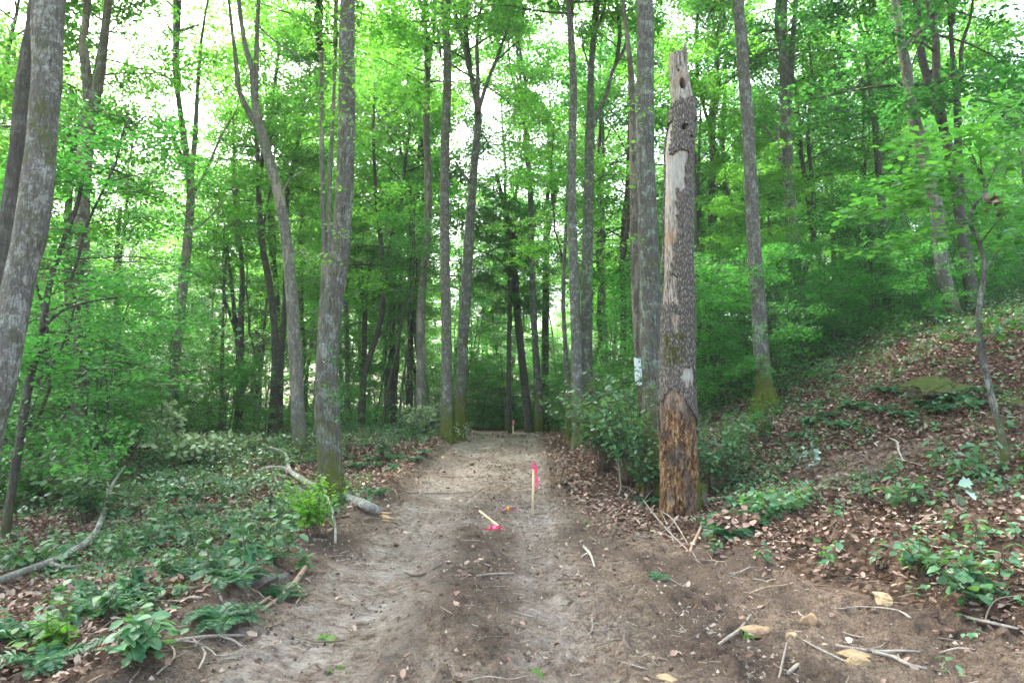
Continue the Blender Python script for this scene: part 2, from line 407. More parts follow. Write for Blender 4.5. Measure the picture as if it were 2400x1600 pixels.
# ------------------------------------------------------------------ ground
def axis(segs):
    out = [segs[0][0]]
    for a, b, st0, st1 in segs:
        x = a; L = b - a
        while x < b - 1e-6:
            st = st0 + (st1 - st0) * (x - a) / L; x = min(b, x + st); out.append(x)
    return np.array(out)
gx = axis([(-170, -40, 14, 5), (-40, -8, 2.0, .3), (-8, -3, .2, .06), (-3, 4.4, .026, .026), (4.4, 10, .06, .2), (10, 40, .3, 2.0), (40, 170, 5, 14)])
gy = axis([(-60, -4, 8, 1.5), (-4, 2.8, .8, .1), (2.8, 6, .02, .03), (6, 12, .03, .06), (12, 26, .07, .2), (26, 50, .3, 1.0), (50, 240, 1.5, 12)])
X, Y = np.meshgrid(gx, gy)
Z = H(X, Y)
nearw = ss(45, 10, Y)
xr = X - xc(Y)
offp = ss(1.5, 2.6, np.abs(xr))
Z = Z + (fbm(X * 3, Y * 3, 11, 4) - .5) * (.06 + .09 * offp) + np.abs(fbm(X * 9, Y * 9, 21, 3) - .5) * .09 * nearw * (.4 + .6 * offp)
micro = (np.abs(fbm(X * 24, Y * 24, 91, 3) - .5) * .035 + ss(.6, .72, fbm(X * 17, Y * 17, 95, 2)) * .018) * ss(13, 9, Y)
Z = Z + micro * (.35 + .65 * ss(.25, .6, np.abs(xr + .85)))
Z = Z + .014 * np.abs(noise2(xr * 16, Y * 1.1, 66) - .5) * 2 * np.exp(-((np.abs(xr) - .85) / .45) ** 2) * ss(16, 8, Y)
clod = ss(.62, .75, fbm(X * 7, Y * 7, 31, 3)) * .035 * nearw * (.35 + ss(.0, .9, np.abs(xr + .8) * 1.2))
Z = Z + clod
# cleat marks pressed across the left wheel track
cle = np.exp(-((xr + .8) / .42) ** 2) * ss(14, 9, Y)
Z = Z + cle * .012 * np.sin((Y + .25 * xr) * 2 * np.pi / .19 + fbm(X * 2, Y * 2, 8, 2) * 5) * ss(.35, .6, noise2(X * 1.1, Y * .8, 77))
Z = Z + .03 * np.exp(-((xr + .02 * 0 + .42) / .07) ** 2) * (noise2(Y * 11, X * 3, 4)) * ss(11, 8, Y)
w1 = fbm(X * .9, Y * .6, 41, 4) - .5
soil = ss(.25, -.25, np.abs(xr + .1) - (halfw(Y) + .15 + 2.2 * ss(0, 1, xr) * ss(11.5, 4.5, Y) + w1 * 1.1)) * ss(46, 40, Y)
soil = np.maximum(soil, ss(.5, .0, np.abs(np.hypot((X - 5.6) / 1.5, (Y - 11.2) / .8)) - .8) * .55)
track = np.clip(np.exp(-((xr + .85) / .58) ** 4) + np.exp(-((xr - .78) / .33) ** 4) * (.55 + .35 * ss(4, 12, Y)) + .55 * np.exp(-((xr) / 1.2) ** 4) * ss(8, 15, Y) + .42 * ss(1.9, 1.2, np.abs(xr)) * (.15 + .8 * ss(.4, .62, fbm(X * 3.2, Y * 1.6, 63, 3))), 0, 1)
track = np.clip(track * (.72 + .6 * (fbm(X * 5, Y * 2.5, 64, 4) - .3)), 0, 1)
damp = ss(.45, .7, fbm(X * 1.2 + 4, Y * .7, 61, 3)) * (1 - .8 * track) + .45 * np.exp(-((xr - 0.02 + .25 * (fbm(Y * .9, X * 0, 15, 3) - .5)) / .3) ** 2) * ss(10, 6, Y) * ss(.38, .6, fbm(X * 4, Y * 2.2, 62, 3))
g = Acc(); nx, ny = len(gx), len(gy)
i = np.arange(ny - 1)[:, None] * nx; j = np.arange(nx - 1)[None]
g.add(np.stack([X, Y, Z], -1).reshape(-1, 3), np.stack([i + j, i + j + 1, i + nx + j + 1, i + nx + j], -1).reshape(-1, 4))
g.attr = {'soil': soil.ravel(), 'track': track.ravel(), 'damp': np.clip(damp, 0, 1).ravel()}
tag(g.obj('ground', M_GROUND), kind='structure')
print('ground verts', nx * ny)

# ------------------------------------------------------------------ crowns and limbs
def crown_mesh(name, seed, h, Rr, nl, ns, per, leaf, wood, leafm, rise=(20, 60), z0=.0, flat=.35, sr=(.38, .62), tpl=QUAD, drop=.0, axis_r=.12, droop=0, thick=.07):
    """A crown around a leader that rises from (0,0,0): limbs, twigs and leaf sprays in one mesh (wood slot 0, leaves slot 1)."""
    rng = np.random.default_rng(seed); A = Acc()
    n = 9; zz = np.linspace(0, h, n); lean = rng.normal(size=2) * .04
    ax = np.stack([lean[0] * zz + np.cumsum(rng.normal(size=n)) * .07, lean[1] * zz + np.cumsum(rng.normal(size=n)) * .07, zz], -1); ax[0] = 0
    ra = np.linspace(axis_r, .02, n); tube(A, ax, ra, 6, .8)
    C, N, S = [], [], []
    az = rng.uniform(0, 6.28)
    for k in range(nl):
        t = (k + rng.uniform(0, 1)) / nl; z = z0 + (h - z0) * t ** .9
        b = np.array([np.interp(z, zz, ax[:, q]) for q in range(3)])
        az += 2.4 + rng.normal() * .35
        L = Rr * (.5 + .6 * math.sin(math.pi * (.22 + .68 * t))) * rng.uniform(.6, 1.2)
        pit = R(rise[0] + (rise[1] - rise[0]) * t + rng.normal() * 8)
        d = np.array([math.cos(az) * math.cos(pit), math.sin(az) * math.cos(pit), math.sin(pit)])
        pts = [b]; m = 6
        for q in range(m):
            d = d + np.array([rng.normal() * .1, rng.normal() * .1, rng.normal() * .07 - .10 - droop * q]); d /= np.linalg.norm(d)
            pts.append(pts[-1] + d * L / m)
        pts = np.array(pts); r0 = max(.012, axis_r * .42 * (1 - .6 * t)); tube(A, pts, np.linspace(r0, .006, m + 1), 4, None)
        for q in range(ns):
            s = .28 + .72 * (q + rng.uniform(0, 1)) / ns
            f = s * m; i0 = min(int(f), m - 1); p = pts[i0] + (pts[i0 + 1] - pts[i0]) * (f - i0); dd = pts[i0 + 1] - pts[i0]; dd /= np.linalg.norm(dd)
            side = np.cross(dd, [0, 0, 1.]); side /= np.linalg.norm(side) + 1e-9
            off = side * rng.normal() * .42 * L * (1.15 - s) + dd * rng.uniform(.0, .35) + np.array([0, 0, rng.normal() * .16 * L * .5])
            c = p + off
            tube(A, np.array([p, (p + c) / 2 + rng.normal(size=3) * .05, c]), np.array([.009, .006, .003]), 3, None, cap=False)
            C.append(c); N.append(np.array([rng.normal() * flat * .6, rng.normal() * flat * .6, 1]) + dd * (-.25)); S.append(rng.uniform(*sr))
    C, N, S = np.array(C), np.array(N), np.array(S); N /= np.linalg.norm(N, axis=1)[:, None]
    idx = rng.choice(len(C), size=len(C) * per, p=(S ** 2) / (S ** 2).sum()); n = len(idx)
    a = rng.uniform(0, 6.28, n); rad = np.sqrt(rng.uniform(0, 1, n)) * S[idx]
    e1 = np.cross(N[idx], [1, 0, 0.]); e1 /= np.linalg.norm(e1, axis=1)[:, None]; e2 = np.cross(N[idx], e1)
    c = C[idx] + e1 * (np.cos(a) * rad)[:, None] + e2 * (np.sin(a) * rad)[:, None] + N[idx] * (rng.normal(size=n) * thick - rad * .18)[:, None]
    out = e1 * np.cos(a)[:, None] + e2 * np.sin(a)[:, None]
    leaves(A, tpl, c, N[idx] + rng.normal(size=(n, 3)) * flat, leaf * rng.uniform(.7, 1.25, n), rng, 1, dirs=out + rng.normal(size=(n, 3)) * .6)
    return A.mesh(name, [wood, leafm])

CR = {}
CR['a'] = crown_mesh('crown', 1, 11, 4.2, 30, 11, 66, .14, BARK['dark'], LM['canopy'])
CR['b'] = crown_mesh('crown', 2, 12, 3.6, 30, 10, 66, .14, BARK['dark'], LM['canopy'], rise=(35, 70))
CR['c'] = crown_mesh('crown', 3, 9, 3.2, 26, 10, 62, .13, BARK['dark'], LM['canopy'], rise=(10, 50))
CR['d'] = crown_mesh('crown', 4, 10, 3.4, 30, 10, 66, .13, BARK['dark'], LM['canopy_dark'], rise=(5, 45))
CR['s'] = crown_mesh('crown', 5, 8, 2.6, 22, 9, 50, .13, BARK['dark'], LM['canopy'], rise=(35, 70))           # sparse, open
CR['u'] = crown_mesh('crown', 6, 4.2, 2.1, 20, 9, 30, .10, BARK['dark'], LM['under'], rise=(4, 40), flat=.28, sr=(.25, .45), axis_r=.03, thick=.04, droop=.02)
CR['v'] = crown_mesh('crown', 7, 3.0, 1.7, 16, 9, 30, .095, BARK['dark'], LM['under'], rise=(0, 30), flat=.25, sr=(.22, .42), axis_r=.02, thick=.03, droop=.03)
CR['w'] = crown_mesh('crown', 8, 6.0, 2.6, 24, 10, 52, .11, BARK['dark'], LM['canopy'], rise=(8, 40), flat=.3, sr=(.3, .5), axis_r=.05, thick=.05)

def add_crown(root, kind, z, sc=1.0, rz=0, xy=(0, 0), name='crown'):
    o = bpy.data.objects.new(name, CR[kind]); COL.objects.link(o); o.parent = root
    o.location = (xy[0], xy[1], z); o.scale = (sc, sc, sc); o.rotation_euler = (0, 0, rz); return o

# ------------------------------------------------------------------ the trees one can single out
# stems: [(x, y, width), ...] from the foot upwards in view pixels, all at distance Y
def hero(label, Y, stems, bark, top=19, crown=('a', .62, 1.0), flare=1.35, cat='tree', name='tree', group=None, sides=None, branches=(), extra_crowns=(), seed=0, wob=.06):
    rng = np.random.default_rng(seed + int(Y * 10))
    x0, y0, w0 = stems[0][0]
    p0 = P(x0, y0, Y); base = np.array([p0[0], Y, H1(p0[0], Y)])
    gy_ = (800 - 0) ; root = empty(name, base, label, cat, group)
    A = Acc(); tops = []
    for si, st in enumerate(stems):
        pts = [P(x, y, Y) for x, y, w_ in st]; rad = [W2R(w_, Y) for x, y, w_ in st]
        if si == 0:
            pts[0] = base - np.array([0, 0, .12]);
            if pts[1][2] < base[2] + .35: pts.pop(1); rad.pop(1)
            r = rad[0]; pts.insert(1, base + (pts[1] - base) * min(.25, .35 / max(.5, np.linalg.norm(pts[1] - base)))); rad = [r * flare, r * 1.03] + rad[1:]
        sy = 0 if si == 0 else rng.uniform(-.05, .05)
        # continue out of the picture
        d = pts[-1] - pts[-2]; d /= np.linalg.norm(d); hh = base[2] + top - pts[-1][2]
        if hh > .5 and st[-1][1] <= 10:
            m = 4
            for q in range(m):
                d = d * .8 + np.array([rng.normal() * .05, rng.normal() * .05, .25]); d /= np.linalg.norm(d)
                pts.append(pts[-1] + d * hh / m); rad.append(rad[-1] * .78)
        pts = np.array(pts); rad = np.array(rad)
        # small natural sway towards and away from the viewer
        z = pts[:, 2] - base[2]; pts[:, 1] += np.interp(z, [0, 3, 7, 12, 20], [0, *(rng.normal(size=4) * (.12 if Y > 16 else .03))]) * (1 if si == 0 else 1)
        sd = sides or (28 if Y < 16 else 16 if Y < 26 else 10)
        stp = .08 if Y < 16 else .2 if Y < 26 else .5
        tube(A, pts - base, rad, sd if si == 0 else max(8, sd * 3 // 4), stp, wob=wob, rough=.008 if Y < 16 else 0, seed=seed + si)
        tops.append((pts - base, rad))
    if flare > 1.2 and Y < 26:                         # root buttresses
        r = W2R(w0, Y)
        for q in range(5):
            a = q * 1.26 + rng.uniform(-.3, .3); dr = np.array([math.cos(a), math.sin(a), 0])
            gz = [H1(base[0] + dr[0] * r * t, base[1] + dr[1] * r * t) - base[2] for t in (1.5, 2.3)]
            tube(A, np.array([dr * r * .35 + [0, 0, r * 1.5], dr * r * .85 + [0, 0, r * .55], dr * r * 1.5 + [0, 0, gz[0] + .01], dr * r * 2.3 + [0, 0, gz[1] - .05]]), np.array([.4, .36, .24, .1]) * r, 8, .06)
    for br in branches:                                # side limbs: (x, y, width) with an optional depth offset
        pts = np.array([P(b[0], b[1], Y + (b[3] if len(b) > 3 else 0)) for b in br]); rad = [W2R(b[2], Y) for b in br]
        tube(A, pts - base, rad, 7, .15)
    A.obj('trunk', BARK[bark], root)
    if crown:
        for (pts, rad), cfrac in zip(tops, (crown[1], .7, .75, .8)):
            zt = pts[-1][2]
            if tops[0][0] is not pts and zt < .6 * top: continue
            z = pts[0][2] + (pts[-1][2] - pts[0][2]) * cfrac if tops[0][0] is not pts else top * cfrac
            xy = (np.interp(z, pts[:, 2], pts[:, 0]), np.interp(z, pts[:, 2], pts[:, 1]))
            add_crown(root, crown[0], z, crown[2] * (1 if tops[0][0] is pts else .7), rng.uniform(0, 6.28), xy)
            if len(tops) > 2: break
    for (kind, x, y, dy, sc) in extra_crowns:
        p = P(x, y, Y) - base; add_crown(root, kind, p[2], sc, rng.uniform(0, 6.28), (p[0], p[1] + dy))
    return root

hero('thick lichen spotted trunk leaning in from the bottom left edge', 8, [[(-66, 1150, 66), (-26, 1000, 58), (0, 900, 58), (22, 785, 60), (44, 650, 64), (66, 550, 68), (82, 450, 68), (96, 300, 62), (107, 150, 62), (110, 0, 70)]], 'spot', top=17, crown=('a', .75, 1), seed=1)
hero('dark trunk standing close behind the thick leaning one at the left edge', 9.2, [[(-75, 1080, 52), (-18, 800, 46), (20, 560, 46), (48, 350, 42), (62, 200, 42), (86, 60, 38), (94, 0, 38)]], 'dark', top=17, crown=('b', .75, 1), seed=2)
hero('brown mottled tree that splits into a V high up, left side', 17, [[(183, 975, 36), (186, 850, 33), (192, 700, 30), (200, 500, 30), (206, 350, 33), (213, 275, 34), (232, 180, 22), (238, 100, 20), (246, 0, 18)], [(211, 285, 26), (204, 200, 24), (192, 110, 22), (188, 95, 14), (196, 60, 17), (200, 0, 17)]], 'brown', top=19, crown=('s', .66, 1.2), seed=3,
     branches=[[(200, 400, 7), (240, 395, 6), (262, 398, 5)], [(205, 340, 8), (150, 400, 5, .5), (120, 430, 3, 1)]])
hero('slim tree with a many-forked open top in front of the white sky gap', 23, [[(382, 985, 22), (392, 880, 21), (404, 790, 21), (418, 650, 21), (430, 540, 20), (440, 440, 18), (432, 350, 15), (420, 230, 12), (408, 100, 9), (404, 0, 7)], [(438, 420, 13), (448, 330, 12), (455, 200, 9), (465, 90, 7), (480, 0, 5)]], 'tan', top=20, crown=('s', .6, 1.2), seed=4,
     branches=[[(440, 450, 9), (470, 400, 7), (505, 320, 5), (545, 250, 3)], [(436, 400, 7), (395, 310, 5), (345, 240, 3)], [(430, 540, 6), (480, 500, 4), (530, 440, 3)]])
hero('pale half-barked tree curving up to three stems, left of the mossy trunk', 19, [[(690, 1024, 34), (684, 940, 30), (678, 800, 29), (668, 660, 27), (655, 540, 25), (640, 455, 24), (618, 370, 24), (600, 305, 22), (588, 255, 19), (578, 160, 14), (562, 100, 12), (548, 0, 10)], [(598, 300, 17), (566, 250, 14), (545, 200, 12), (537, 130, 10), (528, 60, 8), (522, 0, 7)], [(584, 240, 13), (583, 120, 11), (588, 0, 9)]], 'tan', top=20, crown=('s', .7, 1.1), seed=5,
     branches=[[(562, 248, 4), (545, 205, 3), (530, 180, 2)], [(640, 460, 6), (665, 415, 4), (700, 390, 3)], [(585, 50, 5), (625, 90, 4), (670, 120, 3), (730, 160, 2)]])
hero('big moss-footed trunk with ivy leaves beside the left edge of the track', 12.6, [[(762, 1174, 66), (759, 1060, 54), (752, 900, 50), (756, 800, 47), (766, 690, 45), (780, 600, 44), (788, 500, 42), (793, 380, 40), (797, 250, 39), (797, 100, 38), (800, 0, 36)]], 'mossfoot', top=18, crown=('b', .72, 1), seed=6, flare=1.55)
hero('slender pale twin stems rising just behind the big moss-footed trunk', 21, [[(728, 990, 16), (735, 800, 14), (745, 600, 13), (742, 450, 12), (740, 300, 11), (737, 0, 9)], [(730, 960, 13), (752, 700, 12), (757, 500, 11), (758, 380, 10), (765, 200, 8), (772, 0, 7)]], 'tan', top=18, crown=('s', .7, .9), seed=7)
hero('slightly kinked pale trunk left of the straight mossy-footed pair', 26, [[(965, 945, 25), (967, 850, 22), (966, 720, 20), (976, 600, 19), (983, 500, 18), (982, 380, 17), (978, 250, 16), (984, 120, 13), (975, 50, 8), (965, 0, 7)], [(984, 140, 9), (995, 80, 8), (1000, 0, 7)]], 'tan', top=20, crown=('a', .62, .9), seed=8,
     branches=[[(930, 235, 3), (905, 255, 4), (880, 268, 3), (850, 300, 2)]])
hero('straight grey trunk with a bright moss collar at the far left edge of the track', 21.5, [[(1026, 1006, 30), (1026, 900, 26), (1024, 750, 24), (1021, 600, 23), (1020, 450, 22), (1022, 300, 22), (1026, 180, 20), (1024, 80, 19), (1018, 0, 18)]], 'mossfoot', top=20, crown=('a', .62, .95), seed=9, branches=[[(1012, 130, 7), (1004, 60, 5), (995, 0, 4)]])
hero('grey trunk forking into three high up, right of the straight moss-collared one', 22.5, [[(1056, 984, 25), (1061, 850, 23), (1068, 720, 24), (1076, 560, 24), (1084, 440, 20), (1093, 330, 17), (1098, 262, 17), (1088, 200, 12), (1070, 120, 11), (1052, 60, 10), (1044, 0, 9)], [(1097, 262, 12), (1098, 180, 10), (1096, 100, 8), (1108, 0, 6)], [(1098, 262, 11), (1118, 195, 9), (1142, 135, 8), (1168, 60, 6), (1178, 0, 5)]], 'mossy', top=20, crown=('b', .64, .9), seed=10,
     branches=[[(1080, 420, 8), (1060, 395, 6), (1045, 370, 4)], [(1140, 140, 6), (1165, 118, 5), (1190, 95, 3)]])
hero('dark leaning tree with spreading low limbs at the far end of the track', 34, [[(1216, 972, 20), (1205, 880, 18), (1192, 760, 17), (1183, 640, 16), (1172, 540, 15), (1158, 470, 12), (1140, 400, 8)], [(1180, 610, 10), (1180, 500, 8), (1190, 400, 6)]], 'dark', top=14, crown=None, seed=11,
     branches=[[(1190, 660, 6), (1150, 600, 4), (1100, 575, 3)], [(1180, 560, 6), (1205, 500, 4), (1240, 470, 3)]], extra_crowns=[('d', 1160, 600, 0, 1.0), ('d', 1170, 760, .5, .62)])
hero('thin grey tree with an olive mossy foot where the track ends', 31, [[(1240, 986, 22), (1236, 900, 18), (1228, 760, 15), (1222, 600, 14), (1218, 450, 13), (1212, 330, 11), (1208, 200, 9), (1195, 120, 7), (1190, 0, 5)], [(1213, 330, 8), (1190, 230, 6), (1170, 140, 4), (1165, 0, 3)]], 'mossy', top=20, crown=('s', .62, 1), seed=12)
hero('dark tree splitting in two behind the centre, right of the track end', 38, [[(1252, 950, 18), (1252, 800, 17), (1254, 650, 16), (1256, 520, 15), (1258, 450, 10), (1262, 380, 7), (1258, 250, 5)], [(1255, 560, 9), (1270, 480, 9), (1282, 410, 6), (1290, 330, 4)]], 'dark', top=16, crown=None, seed=13, extra_crowns=[('d', 1265, 480, 0, .9)])
hero('left one of the two grey trunks rising together behind the dense shrub', 20, [[(1328, 960, 30), (1326, 850, 26), (1322, 700, 24), (1316, 560, 22), (1314, 420, 20), (1315, 300, 19), (1318, 200, 18), (1313, 100, 17), (1308, 0, 16)]], 'grey', top=20, crown=('a', .66, .9), seed=14)
hero('right one of the two trunks rising together, with a long limb reaching right', 20.6, [[(1346, 960, 30), (1347, 850, 27), (1346, 700, 26), (1349, 560, 25), (1353, 420, 24), (1355, 300, 22), (1356, 240, 17), (1358, 160, 15), (1366, 60, 13), (1370, 0, 12)], [(1356, 300, 15), (1378, 250, 12), (1394, 215, 10), (1408, 160, 9), (1430, 120, 8), (1446, 80, 6)]], 'mossy', top=20, crown=('b', .66, .9), seed=15,
     branches=[[(1366, 80, 8), (1385, 30, 7), (1392, 0, 6)], [(1356, 160, 5), (1340, 110, 4), (1336, 50, 3)]])
hero('tall grey lichen-covered trunk standing right behind the dead snag', 13, [[(1508, 1010, 60), (1503, 900, 55), (1496, 780, 50), (1492, 640, 46), (1487, 500, 45), (1482, 350, 42), (1481, 200, 42), (1482, 80, 41), (1480, 0, 39)]], 'mossy', top=18, crown=('b', .72, 1), seed=16)
hero('thinner trunk with the white sheet, left of the tall lichen-covered one', 14, [[(1485, 1000, 24), (1476, 900, 22), (1466, 800, 18), (1460, 680, 17), (1458, 550, 18), (1456, 400, 18), (1453, 280, 17), (1450, 180, 14), (1440, 80, 10), (1430, 0, 8)]], 'brown', top=16, crown=('s', .7, 1), seed=17)
hero('pale trunk with a flared bright green mossy foot on the right slope', 17, [[(1764, 992, 54), (1756, 900, 38), (1747, 800, 35), (1740, 680, 33), (1729, 560, 31), (1720, 430, 30), (1712, 300, 28), (1706, 180, 28), (1702, 80, 27), (1697, 0, 26)]], 'mossfoot', top=19, crown=('a', .66, 1), flare=1.9, seed=18)
hero('dark grey forked trunk standing higher up the right slope', 25, [[(1838, 815, 42), (1832, 720, 34), (1824, 620, 30), (1819, 500, 28), (1812, 380, 26), (1806, 290, 26), (1800, 180, 22), (1794, 80, 19), (1797, 0, 17)], [(1808, 280, 16), (1818, 190, 14), (1822, 100, 13), (1830, 0, 12)]], 'grey', top=20, crown=('d', .56, 1), seed=19,
     branches=[[(1815, 430, 9), (1795, 380, 8), (1775, 320, 6), (1750, 285, 4)], [(1818, 290, 6), (1860, 260, 5), (1950, 255, 4)], [(1822, 470, 8), (1800, 400, 9), (1788, 330, 9), (1785, 290, 8)]])
hero('spreading dark tree with three thick upper limbs in the upper right', 26, [[(2040, 780, 22), (2034, 700, 20), (2030, 600, 18), (2024, 500, 17), (2018, 400, 16), (2010, 270, 14), (2000, 180, 13), (1995, 90, 11), (2010, 0, 8)], [(1996, 95, 10), (1978, 60, 9), (1965, 0, 7)], [(2006, 275, 11), (1985, 215, 10), (1970, 150, 9), (1945, 110, 7), (1925, 90, 5)], ], 'dark', top=17, crown=('a', .5, .9), seed=20,
     branches=[[(2020, 330, 7), (2055, 260, 6), (2080, 190, 5), (2110, 110, 4)], [(2012, 130, 5), (2050, 70, 4), (2080, 20, 3)], [(2018, 420, 5), (2060, 420, 4), (2100, 460, 3)]], extra_crowns=[('d', 2020, 560, 1, .75)])
hero('pale scaly leaning trunk crossing the upper right leaves', 19, [[(2195, 790, 34), (2175, 700, 31), (2158, 620, 30), (2140, 500, 28), (2122, 400, 27), (2100, 300, 26), (2088, 220, 24), (2080, 150, 24), (2066, 80, 20), (2055, 0, 18)]], 'tan', top=18, crown=('a', .68, .9), seed=21,
     branches=[[(2078, 110, 7), (2110, 70, 6), (2145, 48, 6), (2175, 15, 4)]])
hero('slim dark tree with a twin top near the right edge', 21, [[(2238, 740, 24), (2226, 650, 20), (2212, 540, 19), (2206, 440, 18), (2200, 360, 17), (2194, 235, 16), (2186, 150, 11), (2182, 70, 9), (2188, 0, 8)], [(2194, 235, 11), (2204, 190, 11), (2206, 110, 9), (2225, 50, 6), (2232, 0, 5)]], 'dark', top=17, crown=('c', .55, .9), seed=22,
     branches=[[(2182, 235, 7), (2150, 190, 6), (2120, 140, 5), (2100, 90, 4)], [(2192, 180, 5), (2150, 150, 4), (2105, 130, 3)]])
hero('thin dark tree forking like a Y right of the dead snag', 27, [[(1638, 870, 16), (1636, 760, 15), (1632, 600, 13), (1633, 450, 13), (1638, 360, 14), (1640, 290, 12), (1648, 200, 9), (1655, 100, 7), (1668, 0, 5)], [(1638, 320, 9), (1615, 250, 7), (1600, 180, 5), (1590, 120, 4)]], 'dark', top=19, crown=('s', .6, 1), seed=23,
     branches=[[(1640, 330, 8), (1660, 400, 9), (1680, 460, 9), (1700, 520, 10)]])
hero('thin pole-like stem close right of the dead snag in the undergrowth', 24, [[(1622, 880, 14), (1612, 800, 12), (1604, 700, 10), (1602, 560, 9), (1606, 400, 7), (1612, 250, 5)]], 'dark', top=14, crown=None, seed=24, extra_crowns=[('s', 1608, 500, 0, .7)])
hero('small slanting dark stem at the foot of the mossy slope tree', 21, [[(1782, 850, 13), (1768, 740, 11), (1752, 640, 9), (1740, 560, 7), (1735, 450, 5)]], 'dark', top=9, crown=None, seed=25, extra_crowns=[('w', 1745, 620, 0, .6)])
hero('dark curving trunk rising left of the pale half-barked tree', 27, [[(628, 968, 24), (634, 860, 20), (634, 760, 17), (622, 650, 16), (606, 560, 15), (598, 470, 13), (594, 380, 10), (585, 250, 7)]], 'dark', top=15, crown=None, seed=26, extra_crowns=[('w', 598, 560, 0, 1.0), ('c', 592, 430, 0, .9)])
hero('dark upright trunk standing hard against the curving dark one', 28, [[(642, 968, 15), (646, 850, 13), (652, 720, 12), (655, 600, 10), (660, 400, 8)]], 'dark', top=16, crown=None, seed=27, extra_crowns=[('c', 658, 450, 0, .8)])
hero('dark clump of three narrow stems in the left middle distance', 29, [[(548, 972, 20), (550, 860, 17), (552, 740, 15), (556, 650, 12), (552, 560, 10), (545, 420, 7)], [(549, 850, 12), (538, 740, 11), (530, 660, 9), (520, 560, 6)], [(540, 760, 8), (520, 690, 6), (500, 600, 4)]], 'dark', top=15, crown=None, seed=28, extra_crowns=[('c', 545, 560, 0, .9)])
hero('very thin leaning stem left of the three-stemmed dark clump', 27, [[(508, 975, 9), (508, 820, 8), (512, 700, 6), (520, 560, 5)]], 'dark', top=10, crown=None, seed=29, extra_crowns=[('u', 512, 760, 0, 1.0)])
hero('blackish straight pole tree left of the kinked pale trunk', 36, [[(940, 950, 16), (942, 800, 14), (944, 650, 13), (943, 500, 12), (935, 400, 9), (925, 300, 6)]], 'dark', top=16, crown=None, seed=30, extra_crowns=[('c', 940, 480, 0, 1)])
hero('dark trunk pair half hidden in leaves left of the black pole tree', 38, [[(905, 945, 17), (902, 820, 15), (903, 700, 13), (905, 600, 11), (910, 450, 8)], [(908, 880, 10), (916, 760, 9), (920, 640, 7), (925, 500, 5)]], 'dark', top=17, crown=None, seed=31, extra_crowns=[('c', 908, 540, 0, 1)])
hero('thin branching tree between the big mossy trunk and the dark pair', 34, [[(832, 950, 14), (836, 820, 12), (838, 720, 11), (846, 640, 8), (860, 560, 6)], [(838, 740, 7), (828, 660, 6), (815, 600, 4)]], 'dark', top=13, crown=None, seed=32, extra_crowns=[('w', 840, 760, 0, 1.1)])
hero('grey pole behind the twin trunks, right of them', 30, [[(1395, 920, 15), (1390, 800, 13), (1385, 650, 12), (1382, 500, 11), (1385, 350, 8), (1380, 200, 6)]], 'grey', top=18, crown=None, seed=33, extra_crowns=[('a', 1384, 420, 1, .9)])
hero('thin olive-mossed stem left of the twin trunks', 22, [[(1305, 965, 15), (1304, 880, 12), (1298, 780, 10), (1294, 680, 9), (1298, 560, 8), (1305, 400, 6)]], 'mossy', top=12, crown=None, seed=34, extra_crowns=[('w', 1298, 600, .5, .8)])
hero('thin dark pole standing left of the far orange-tipped stake', 33, [[(1168, 980, 13), (1168, 880, 11), (1170, 760, 10), (1172, 640, 8), (1176, 500, 6)]], 'dark', top=13, crown=None, seed=35, extra_crowns=[('d', 1172, 700, 1, .7)])
hero('mottled brown trunk half hidden by leaves at far left', 20, [[(150, 900, 20), (152, 780, 18), (150, 650, 17), (146, 520, 15), (150, 380, 12), (160, 200, 9)]], 'brown', top=15, crown=None, seed=36, extra_crowns=[('w', 150, 640, 0, 1), ('c', 155, 400, 0, .9)])
hero('short-looking brown trunk between the V tree and the many-forked tree', 24, [[(276, 900, 18), (274, 800, 16), (272, 700, 14), (276, 600, 11), (285, 480, 7)]], 'brown', top=12, crown=None, seed=37, extra_crowns=[('w', 276, 700, 0, 1.1)])
hero('leaning grey understorey tree with wide flat leaf layers at left', 11.5, [[(28, 1010, 18), (60, 900, 16), (92, 760, 14), (112, 650, 12), (140, 560, 10), (175, 470, 8), (190, 400, 6)]], 'dark', top=6, crown=None, flare=1.2, seed=38, extra_crowns=[('u', 60, 960, .3, 1.0), ('u', 130, 700, .6, .9)],
     branches=[[(92, 760, 9), (140, 715, 7), (200, 695, 6), (270, 683, 4)], [(80, 820, 7), (130, 790, 5), (190, 770, 3)], [(60, 900, 6), (110, 850, 5), (150, 780, 4), (172, 700, 3)]])

# ------------------------------------------------------------------ repeated forest trees
def proto_tree(name, seed, hgt, r0, bark, crowns, label, cat, group, sides=8):
    rng = np.random.default_rng(seed); root = empty(name, (0, 0, 0), label, cat, group)
    n = 7; z = np.linspace(-.2, hgt, n); off = np.cumsum(rng.normal(size=(n, 2)) * hgt * .012, axis=0); off[:2] = 0
    pts = np.c_[off, z]; A = Acc(); tube(A, pts, r0 * np.array([1.35, .92, .84, .75, .62, .48, .3]), sides, .8, wob=.08, seed=seed)
    A.obj('trunk', BARK[bark], root)
    for kind, zf, sc in crowns:
        zz = hgt * zf; add_crown(root, kind, zz, sc, rng.uniform(0, 6), (np.interp(zz, z, pts[:, 0]), np.interp(zz, z, pts[:, 1])))
    return root, kids(root)
gfar = 'slim trees of the wood behind the track'
LF = 'one of the many look-alike slim dark-stemmed trees deep in the wood'
LP = 'one of the many look-alike pale-barked trees deep in the wood'
